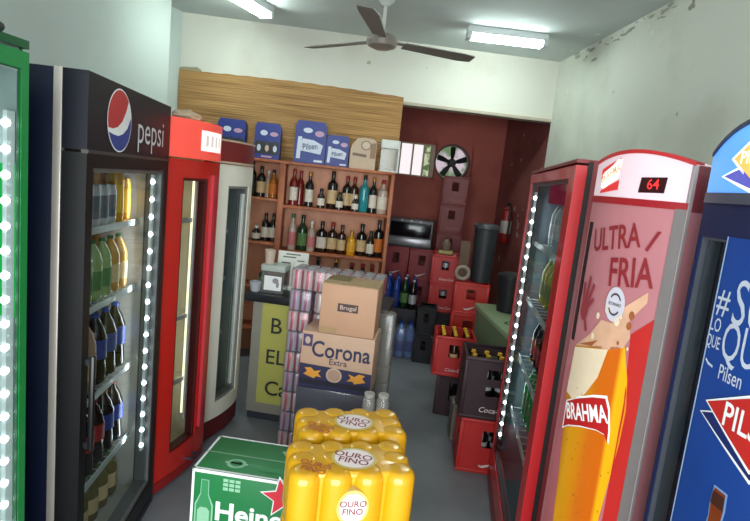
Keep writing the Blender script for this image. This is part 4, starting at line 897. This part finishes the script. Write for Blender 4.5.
# yellow beer packs: two columns, each a stack of shrink-wrapped can blocks
m_yel = pm('yellow_wrap', (204, 148, 12), .24, amt=.07, scale=7, coat=.25)
YH = .1655
def yellow_pack_kit():
    m = MB(); R_ = .0385
    for i in range(4):
        for j in range(3):
            m.lathe([(0, .002), (R_*.8, 0), (R_, .014), (R_, YH*.45), (R_*.99, YH*.84), (R_*.96, YH*.90), (R_*.86, YH*.95), (R_*.70, YH*.975), (R_*.5, YH*.982), (0, YH*.985)], 18, 0, c=(-.111+i*.074, -.053+j*.053, 0))
    m.box(-.128, .128, -.070, .070, .012, YH*.972, 0, .010, seg=4)
    return ('wrapped_cans', m.mesh('wrapped_cans', [m_yel]))
P_BAD = [pm('badge_white', (232, 214, 214), .45), pm('badge_brown', (120, 40, 44), .5), pm('badge_ring', (196, 170, 96), .4)]
YK = yellow_pack_kit()
def top_badge():
    f = lambda x, y: (x, y, YH*.992); g = lambda x, y: (x, y, YH*.995); k = lambda x, y: (x, y, YH*.998); m = MB()
    m.flat(ell(.008, -.012, .055, .050), f, 2); m.flat(ell(.008, -.012, .047, .042), g, 0)
    m.text('OURO', .032, k, 1, (.008, -.001), rot=-.35, bold=.014); m.text('FINO', .032, k, 1, (.004, -.026), rot=-.35, bold=.014)
    return ('top_badge', m.mesh('top_badge', P_BAD))
def front_badge():
    f = lambda x, z: (x, -0.0917, z); g = lambda x, z: (x, -0.0927, z); k = lambda x, z: (x, -0.0937, z); m = MB()
    m.prism(ell(.0, .088, .037, .043), -.0912, -.06, 2); m.flat(ell(.0, .088, .031, .036), g, 0)
    m.text('OURO', .021, k, 1, (0, .098), bold=.016); m.text('FINO', .021, k, 1, (0, .079), bold=.016)
    return ('front_badge', m.mesh('front_badge', P_BAD))
def red_stamp():
    f = lambda x, y: (x, y, YH*.996); m = MB(); m.text('OURO', .026, f, 0, (-.086, -.038), rot=-.5, bold=.016); m.text('FINO', .026, f, 0, (-.094, -.062), rot=-.5, bold=.016)
    return ('red_lettering', m.mesh('red_lettering', [pm('stamp_red', (170, 54, 30), .5)]))
kit = [YK, top_badge(), front_badge(), red_stamp()]
ya = math.radians(19)
dirx = Vector((math.cos(ya), math.sin(ya), 0)); diry = Vector((-math.sin(ya), math.cos(ya), 0))
c_front = Vector((-.266, 1.048, 0))+dirx*.149+diry*.0915; c_back = Vector((-.358, 1.412, 0))+dirx*.147-diry*.0905
pack0 = None
for lv in range(6):
    for k_, cpos in enumerate((c_front, c_back)):
        lab = ('yellow can pack under the nearest top pack, in the front column', 'yellow can pack below the top one, in the rear column')[k_]
        if lv == 5: lab = ('nearest yellow shrink-wrapped can pack, on top of the front column', 'second yellow can pack, just behind the nearest one')[k_]
        gp = None if lv == 5 else ('yellow packs of the front column', 'yellow packs of the rear column')[k_]
        inst(kit, 'can_pack', (cpos.x, cpos.y, lv*(1.0/6)), ya, lab, 'can pack', gp)

# green beer carton on another of its kind
def green_box(z, label):
    b = thing('beer_carton', label, 'carton', (-.525, 1.778, z), math.radians(2.0))
    hw, d, h = .245, .122, .298
    MB().box(-hw, hw, -d, d, 0, h, 0, .003).build('box', [pm('green_card', (26, 116, 62), .45, amt=.08, scale=6)], b)
    m = MB(); f = lambda x, z_: (x, -d-.0015, z_); g = lambda x, z_: (x, -d-.003, z_); k = lambda x, z_: (x, -d-.0045, z_)
    e = .009
    m.flat([(-hw, 0), (-hw+e, 0), (-hw+e, h), (-hw, h)], f, 0); m.flat([(hw-e, 0), (hw, 0), (hw, h), (hw-e, h)], f, 0); m.flat([(-hw, h-e*1.3), (hw, h-e*1.3), (hw, h), (-hw, h)], f, 0); m.flat([(-hw, 0), (hw, 0), (hw, e), (-hw, e)], f, 0)
    tp = lambda x, y: (x, y, h+.0015); tq = lambda x, y: (x, y, h+.003)
    m.flat([(-hw, -d), (hw, -d), (hw, -d+e), (-hw, -d+e)], tp, 0); m.flat([(-hw, d-e), (hw, d-e), (hw, d), (-hw, d)], tp, 0); m.flat([(-hw, -d), (-hw+e, -d), (-hw+e, d), (-hw, d)], tp, 0); m.flat([(-hw, -.004), (hw, -.004), (hw, .003), (-hw, .003)], tp, 4)
    for cx_, cy_, s_ in ((-.11, -.058, .032), (.065, .065, .030)):
        m.flat(ell(cx_, cy_, s_*1.1, s_*.95), tp, 3); m.flat(ell(cx_, cy_, s_*.7, s_*.6), tq, 5); m.flat([(cx_-s_*1.3, cy_-.006), (cx_+s_*1.3, cy_-.006), (cx_+s_*1.3, cy_+.006), (cx_-s_*1.3, cy_+.006)], tq, 3)
    m.flat([(-.02, -.08), (.12, -.08), (.12, -.05), (-.02, -.05)], tp, 5)
    bo = [(-.012, .26), (.012, .26), (.013, .205), (.028, .165), (.028, .05), (-.028, .05), (-.028, .165), (-.013, .205)]
    cx = -.196
    m.flat([(cx+x*1.2, z_+.002) for x, z_ in bo], f, 3); m.flat([(cx+x, z_) for x, z_ in bo], g, 5)
    m.flat([(cx-.022, .10), (cx+.022, .10), (cx+.022, .145), (cx+.012, .158), (cx-.012, .158), (cx-.022, .145)], k, 3)
    for i in range(3):
        for j in range(3): m.flat([(-.131+i*.022, .232+j*.016), (-.113+i*.022, .232+j*.016), (-.113+i*.022, .244+j*.016), (-.131+i*.022, .244+j*.016)], f, 3)
    st = []
    for i in range(10):
        r_ = .060 if i % 2 == 0 else .026; a = PI/2+.18+i*PI/5; st.append((r_*math.cos(a), r_*math.sin(a)))
    m.flat([(.082+x*1.36, .238+y*1.36) for x, y in st], f, 0); m.flat([(.082+x*1.18, .238+y*1.18) for x, y in st], g, 1)
    m.text('Heineken', .098, f, 0, (-.158, .146), bold=.028, align='LEFT', sx=1.06)
    m.build('printing', [WHITE, pm('star_red', (206, 44, 58), .45), pm('print_dark_green', (12, 70, 38), .45), pm('print_pale_green', (140, 190, 156), .5), pm('fold_line', (130, 170, 140), .5), pm('print_mid_green', (50, 134, 82), .5)], b)
green_box(.30, 'green beer carton with red star and white lettering, left of the yellow packs')
green_box(.0, 'green beer carton on the floor beneath the one with its top in view')

# clear cups standing behind the yellow packs, on a low carton
lc = thing('cardboard_carton', 'low brown carton behind the yellow packs carrying the clear jars', 'carton', (-.215, 2.30, 0), .05)
MB().box(-.12, .12, -.12, .12, 0, .55, 0, .004).build('box', [m_kraft], lc)
MB().box(-.12, .12, -.02, .02, .55, .551).build('tape', [pm('brown_tape', (150, 110, 70), .4)], lc)
jk = [('jar_body', MB().lathe([(0, 0), (.026, .0), (.0285, .02), (.0285, .14), (.022, .155), (.022, .16), (0, .16)], 18).mesh('jar_body', [glassy('clear_jar', (232, 232, 230), 1.45, .06, .7, (206, 200, 192))])),
      ('lid', MB().lathe([(.0235, .156), (.0235, .17), (0, .17)], 16).mesh('lid', [pm('jar_lid', (168, 164, 158), .4)]))]
inst(jk, 'jar', (-.236, 2.25, .552), 0, 'left one of the two clear jars behind the yellow packs', 'jar', None)
inst(jk, 'jar', (-.174, 2.26, .552), 0, 'right one of the two clear jars behind the yellow packs', 'jar', None)

# ------------------------------------------------------------------ bottle crates
def crate_kit(w, d, h, mt, holes, logo, logo_mt, swoosh=False, name='crate'):
    m = MB(); t = .012; hw, hd = w/2, d/2
    def wall(mk):
        a = .28
        mk(-1, -a, 0, h); mk(a, 1, 0, h); z = 0
        for z0, z1 in holes: mk(-a, a, z, z0*h); z = z1*h
        mk(-a, a, z, h)
    for s_ in (-1, 1):
        wall(lambda u0, u1, z0, z1: m.box(u0*hw, u1*hw, s_*hd-(t if s_ > 0 else 0), s_*hd+(t if s_ < 0 else 0), z0, z1, 0))
        wall(lambda u0, u1, z0, z1: m.box(s_*hw-(t if s_ > 0 else 0), s_*hw+(t if s_ < 0 else 0), u0*hd, u1*hd, z0, z1, 0))
    m.box(-hw, hw, -hd, hd, 0, .012); e = .004
    for z in (.0, h-.022):
        m.box(-hw-e, hw+e, -hd-e, -hd+t, z, z+.02, 0, .002); m.box(-hw-e, hw+e, hd-t, hd+e, z, z+.02, 0, .002); m.box(-hw-e, -hw+t, -hd, hd, z, z+.02, 0, .002); m.box(hw-t, hw+e, -hd, hd, z, z+.02, 0, .002)
    for sx in (-1, 1):
        for sy in (-1, 1): m.box(sx*hw-.012, sx*hw+.012, sy*hd-.012, sy*hd+.012, .01, h-.01, 0, .003, mat=Matrix.Diagonal((1-.01/hw*.8, 1-.01/hd*.8, 1, 1)))
    kit = [('crate_body', m.mesh('crate_body', [mt]))]
    if logo or swoosh:
        m = MB(); f = lambda x, z: (x, -hd-.0015, z)
        if logo: m.text(logo, w*.125, f, 0, (.02, h*.16), bold=.008, shear=.25)
        if swoosh: m.flat([(-.055, .055), (-.04, .05), (.0, .062), (.06, .085), (.0, .048), (-.03, .036), (-.05, .042)], f, 0)
        kit.append(('logo', m.mesh('logo', [logo_mt])))
    return kit
m_cred = pm('crate_red', (188, 34, 32), .45, amt=.1); m_cdark = pm('crate_maroon', (52, 26, 34), .5, amt=.15); m_cold = pm('crate_dull_red', (108, 24, 26), .5, amt=.15); m_cblk = pm('crate_black', (30, 26, 32), .55)
lw = pm('crate_print', (222, 206, 206), .5)
ONE = ((.48, .80),); TWO = ((.38, .54), (.66, .82))
def crate(kit, x, y, z, rz, label, group=None, name='bottle_crate'): return inst(kit, name, (x, y, z), math.radians(rz), label, 'crate', group)
def fill(x, y, z, rz, nx, ny, px, py, kit, label, group):
    c_, s_ = math.cos(math.radians(rz)), math.sin(math.radians(rz))
    for i in range(nx):
        for j in range(ny):
            a, b = (i-(nx-1)/2)*px, (j-(ny-1)/2)*py
            inst(kit, 'beer_bottle', (x+a*c_-b*s_, y+a*s_+b*c_, z+.013), 0, label, 'bottle', group)
# nearest stack, left of the wide red cooler
kA = crate_kit(.37, .30, .335, m_cred, ONE, None, lw, True); kB = crate_kit(.37, .30, .375, m_cdark, TWO, 'Coca-Cola', lw)
crate(kA, .425, 3.195, 0, 2, 'red crate on the floor beside the wide red cooler, under a maroon crate')
crate(kB, .405, 3.200, .336, 2, 'maroon crate on top of the red one beside the wide red cooler')
kb = bottle_kit('beer', .30, .032, G_DARK, L_SILVER, K_YEL, (.45, .55)); kb2 = bottle_kit('beer', .34, .032, G_DARK, L_SILVER, K_YEL, (.45, .55))
fill(.425, 3.195, 0, 2, 4, 3, .082, .082, kb, 'dark bottle inside the red floor crate beside the wide red cooler', 'bottles in the near red crate')
fill(.405, 3.200, .336, 2, 4, 3, .082, .082, kb2, 'yellow-capped dark bottle inside the upper maroon crate', 'bottles in the near maroon crate')
# second stack
kC = crate_kit(.285, .30, .295, m_cred, ONE, 'Coca-Cola', lw); kD = crate_kit(.27, .27, .315, m_cdark, ((.40, .82),), None, lw)
crate(kD, .235, 3.925, 0, -6, 'dark maroon floor crate under the yellow-capped red crate')
crate(kC, .178, 3.915, .316, 3, 'red crate of yellow-capped bottles, second stack along the aisle')
kc = bottle_kit('beer', .30, .030, G_BROWN, L_CREAM, K_YEL, (.4, .5))
fill(.178, 3.915, .316, 3, 3, 4, .085, .068, kc, 'yellow-capped bottle standing in the red crate of the second stack', 'bottles in the yellow-capped red crate')
fill(.235, 3.925, 0, -6, 3, 3, .078, .078, bottle_kit('beer', .27, .030, G_DARK, L_SILVER, K_BLACK), 'dark bottle inside the dark maroon floor crate of the second stack', 'bottles in the dark maroon crate')
crate(crate_kit(.14, .16, .25, pm('box_grey_brown', (120, 108, 100), .6), (), None, lw), .275, 3.50, 0, 5, 'narrow grey-brown box on the floor between the two crate stacks', name='box')

# ------------------------------------------------------------------ pale green freezer behind the crates
fz = thing('chest_freezer', 'pale green chest freezer with dark writing on its lid, behind the near crates', 'freezer', (.658, 3.97, 0), math.radians(11))
MB().box(-.22, .22, -.50, .50, .03, .70, 0, .012).build('body', [pm('freezer_green', (104, 120, 92), .5, amt=.08)], fz)
MB().box(-.235, .235, -.515, .515, .70, .752, 0, .012).build('lid', [pm('freezer_lid', (140, 158, 122), .45, amt=.06)], fz)
m = MB(); tp = lambda x, y: (x, y, .7535); m.text('OLE', .20, tp, 0, (-.02, -.16), rot=-.3, bold=.004, shear=.2); m.flat([(-.2, -.36), (.2, -.40), (.2, -.385), (-.2, -.345)], tp, 0)
m.build('lettering', [pm('dark_green_print', (52, 66, 48), .6)], fz)
m = MB()
for x in (-.18, .18):
    for y in (-.45, .45): m.box(x-.02, x+.02, y-.02, y+.02, 0, .03)
m.build('feet', [pm('black_foot', (20, 20, 22), .6)], fz)
bk_ = thing('bucket', 'black bucket standing on the far end of the pale green freezer', 'bucket', (.575, 4.24, .752))
MB().lathe([(0, 0), (.085, 0), (.105, .27), (.112, .272), (.112, .29), (.10, .29), (.08, .01), (0, .012)], 24).build('pail', [pm('black_plastic', (26, 26, 30), .5)], bk_)
MB().lathe([(.10, .285), (.10, .30), (.05, .315), (0, .316)], 24).build('lid', [pm('black_lid', (34, 34, 38), .5)], bk_)

# ------------------------------------------------------------------ far alcove: crates, bin, appliance, bottles
kE = crate_kit(.27, .34, .285, m_cred, ONE, 'Coca-Cola', lw); kF = crate_kit(.27, .34, .225, m_cblk, (), None, lw)
crate(kF, .085, 5.36, 0, 0, 'black floor crate under the two red crates near the dark bin')
crate(kF, .085, 5.36, .226, 0, 'black crate directly under the two red crates near the dark bin')
crate(kE, .070, 5.37, .452, 0, 'lower one of the two bright red crates left of the dark bin')
crate(kE, .062, 5.37, .738, 0, 'upper one of the two bright red crates left of the dark bin, jar on it')
kw = bottle_kit('beer', .26, .030, G_DARK, L_SILVER, K_WHITE, (.55, .72))
fill(.070, 5.37, .452, 0, 3, 3, .08, .08, kw, 'bottle inside the lower bright red crate left of the dark bin', 'bottles in the lower red alcove crate'); fill(.062, 5.37, .738, 0, 3, 3, .08, .08, kw, 'bottle inside the upper bright red crate left of the dark bin', 'bottles in the upper red alcove crate')
jr = thing('jar', 'small glass jar on a cream base, on top of the red alcove crates', 'jar', (.045, 5.33, 1.024))
MB().box(-.07, .07, -.05, .05, 0, .035, 0, .004).build('base', [pm('cream_base', (176, 156, 96), .6)], jr)
MB().lathe([(0, .036), (.04, .036), (.045, .06), (.045, .11), (.03, .13), (.03, .15), (0, .15)], 16).build('glass', [pm('jar_glass', (120, 104, 90), .1)], jr)
# crate column under the extractor fan
kG = crate_kit(.26, .34, .30, m_cold, ONE, 'Coca-Cola', pm('faded_print', (170, 90, 90), .6))
for i in range(6):
    lab = ['dull red crate low in the tall column under the extractor fan', 'dull red crate low in the tall column under the extractor fan', 'dull red crate low in the tall column under the extractor fan', 'dull red crate low in the tall column under the extractor fan',
           'second crate from the top of the tall column under the extractor fan', 'topmost dull red crate of the tall column under the extractor fan'][i]
    crate(kG, .065+.004*(i % 2), 5.92, i*.301, 0, lab, 'lower crates of the tall column' if i < 4 else None)
# appliance on dull red crates
for cx_, s_ in ((-.47, 'left'), (-.19, 'right')):
    for i in range(3): crate(crate_kit(.265, .32, .335, pm('crate_rosy_red', (132, 30, 38), .5, amt=.15), ONE, None, lw, True) if s_ == 'left' and i == 0 else BK.setdefault('kH', crate_kit(.265, .32, .335, pm('crate_rosy_red', (132, 30, 38), .5, amt=.15), ONE, None, lw, True)), cx_, 5.78, i*.336, 0,
                           ('rosy red crate at the top of the %s column under the black and silver appliance' % s_) if i == 2 else ('rosy red crate low in the %s column under the black and silver appliance' % s_), None if i == 2 else 'lower rosy crates, %s column' % s_)
ap = thing('microwave_oven', 'black and silver boxy appliance on the rosy red crates in the alcove', 'appliance', (-.345, 5.76, 1.009))
MB().box(-.235, .235, -.15, .15, .0, .30, 0, .012).build('casing', [pm('appliance_grey', (92, 86, 92), .4, .3)], ap)
MB().box(-.215, .215, -.158, -.148, .115, .265, 0, .006).build('dark_window', [pm('appliance_black', (16, 14, 18), .15)], ap)
MB().box(-.23, .23, -.165, -.148, .02, .105, 0, .012).build('silver_fascia', [pm('appliance_silver', (150, 146, 152), .3, .5)], ap)
m = MB()
for x in (-.1, 0, .1): m.lathe([(0, 0), (.012, 0), (.012, .012), (0, .012)], 12, mat=Matrix.Translation((x, -.158, .285)) @ Matrix.Rotation(PI/2, 4, 'X'))
m.build('knob', [pm('appliance_knob', (150, 150, 150), .4)], ap)
# red crate column with the dark bin and a cardboard sheet
kI = crate_kit(.30, .34, .285, pm('crate_orange_red', (196, 40, 30), .45, amt=.1), ONE, None, lw, True)
for i in range(3): crate(kI, .315, 4.90, i*.286, 0, 'orange-red crate carrying the dark bin' if i == 2 else 'orange-red crate low in the column below the dark bin', None if i == 2 else 'crates below the dark bin')
tb = thing('waste_bin', 'tall dark grey bin standing on the orange-red crate', 'bin', (.385, 4.90, .859))
MB().lathe([(0, 0), (.092, 0), (.106, .48), (.112, .485), (.112, .50), (.10, .50), (.09, .02), (0, .02)], 24).build('barrel', [pm('bin_grey', (40, 42, 46), .5)], tb)
MB().lathe([(.114, .49), (.114, .515), (.10, .53), (0, .535)], 24).build('lid', [pm('bin_lid', (64, 66, 70), .4)], tb)
cs = thing('cardboard_sheet', 'brown cardboard piece leaning beside the dark bin', 'cardboard', (.215, 4.82, .859))
MB().box(-.045, .045, -.008, .008, 0, .36, 0, .001, mat=Matrix.Rotation(-.05, 4, 'X')).build('panel', [pm('old_card', (98, 72, 56), .7)], cs)
sp = thing('tape_roll', 'pale ring-shaped roll leaning on the bright red crates', 'roll', (.205, 5.10, .86))
m = MB(); t = bmesh.new()
pts = [(.055*math.cos(2*PI*i/24), 0, .055*math.sin(2*PI*i/24)+.075) for i in range(25)]; t.free(); m.tube(pts, .018, 10); m.build('ring', [pm('pale_ring', (150, 132, 120), .5)], sp); sp.location = (.215, 4.78, .859)
# dark crates and bottles left of them
kJ = crate_kit(.17, .22, .27, m_cblk, ONE, None, lw)
for i in range(2): crate(kJ, -.06, 5.02, i*.271, 0, ('dark crate on the floor right of the blue water pack', 'dark crate stacked above the floor crate right of the blue water pack')[i])
tag(MB().box(-.19, .19, -.15, .15, 0, .42, 0, .004).build('box', [pm('dark_box', (40, 38, 46), .6)]), 'dark box behind the blue water pack carrying a cluster of bottles', 'box').location = (-.36, 5.40, 0)
kbl = bottle_kit('soda', .33, .040, G_BLUE, L_BLUE, K_BLUE); kgr = bottle_kit('soda', .33, .040, G_GREEN, L_GREEN, K_WHITE); kdk = bottle_kit('soda', .31, .040, G_DARK, L_SILVER, K_WHITE)
random.seed(5)
for j in range(3):
    for i in range(4):
        kk, nm = ((kbl, 'blue'), (kbl, 'blue'), (kgr, 'green'), (kdk, 'dark'))[(i+j*2) % 4]
        inst(kk, 'soda_bottle', (-.49+i*.087, 5.31+j*.09, .421), 0, '%s soda bottle in the bottle cluster below the black and silver appliance' % nm, 'bottle', '%s soda bottles in the alcove cluster' % nm)
wk = bottle_kit('soda', .36, .044, G_WATER, L_BLUE, K_BLUE)

def water_pack(x, y, z, label):
    t = thing('water_pack', label, 'bottle pack', (x, y, z), .1)
    for i in range(3):
        for j in range(2):
            bt = None
            for pn_, me in wk:
                o = put('bottle' if pn_ == 'glass_body' else pn_, me, bt or t)
                if bt is None: bt = o; o.location = (-.09+i*.09, -.045+j*.09, 0)
    MB().box(-.138, .138, -.093, .093, 0, .30, 0, .02).build('plastic_wrap', [FILM], t)
water_pack(-.29, 5.06, 0, 'blue wrapped water pack on the floor below the bottle cluster')
ex = thing('fire_extinguisher', 'red extinguisher with a white label hung on the side wall of the alcove', 'fire extinguisher', (.655, 5.86, 1.16), math.radians(104))
MB().lathe([(0, 0), (.05, 0), (.058, .015), (.058, .30), (.045, .345), (.02, .365), (.02, .39), (0, .39)], 20).build('cylinder', [pm('extinguisher_red', (140, 26, 28), .35)], ex)
MB().lathe([(.059, .10), (.0595, .101), (.0595, .235), (.059, .236)], 20).build('label', [pm('extinguisher_label', (176, 166, 160), .5)], ex)
MB().box(-.012, .06, -.012, .012, .39, .405, 0, .003).box(-.012, .07, -.01, .01, .415, .428, 0, .003, mat=Matrix.Rotation(-.08, 4, 'Y')).box(-.014, .014, -.014, .014, .385, .43).build('valve_handle', [pm('black_valve', (30, 26, 28), .4)], ex)
MB().tube([(.0, .0, .40), (-.05, .0, .42), (-.085, 0, .36), (-.088, 0, .2), (-.078, 0, .06)], .010, 8).build('hose', [pm('black_hose', (24, 22, 24), .5)], ex)

xf = thing('extractor_fan', 'round extractor fan with dark blades in the alcove back wall', 'extractor fan', AM @ Vector((FU, 0, FZ)), BA)
m = MB(); t = bmesh.new(); rr_ = []
for r__, y__ in ((FR+.012, -.012), (FR-.012, -.012), (FR-.012, .06), (FR+.012, .06)):
    rr_.append([t.verts.new((r__*math.cos(2*PI*i/36), y__, r__*math.sin(2*PI*i/36))) for i in range(36)])
for a_, b_ in zip(rr_, rr_[1:]):
    for i in range(36): t.faces.new((a_[i], a_[(i+1) % 36], b_[(i+1) % 36], b_[i]))
bmesh.ops.recalc_face_normals(t, faces=t.faces); m.add(t); m.build('ring', [pm('fan_ring', (86, 46, 44), .5)], xf)
MB().lathe([(0, -.03), (.04, -.03), (.05, -.01), (.05, .04), (0, .04)], 20, mat=Matrix.Rotation(-PI/2, 4, 'X')).build('hub', [pm('fan_hub', (26, 30, 28), .5)], xf)
for k in range(5):
    a = .35+k*2*PI/5; m = MB(); rt = Matrix.Rotation(-a, 4, 'Y') @ Matrix.Rotation(math.radians(24), 4, 'X')
    m.prism([(.035, -.018), (.10, -.036), (.182, -.040), (.188, .0), (.178, .034), (.10, .026), (.035, .016)], 0, .004, 0, rt)
    m.build('blade', [pm('extractor_blade', (30, 38, 34), .5)], xf)
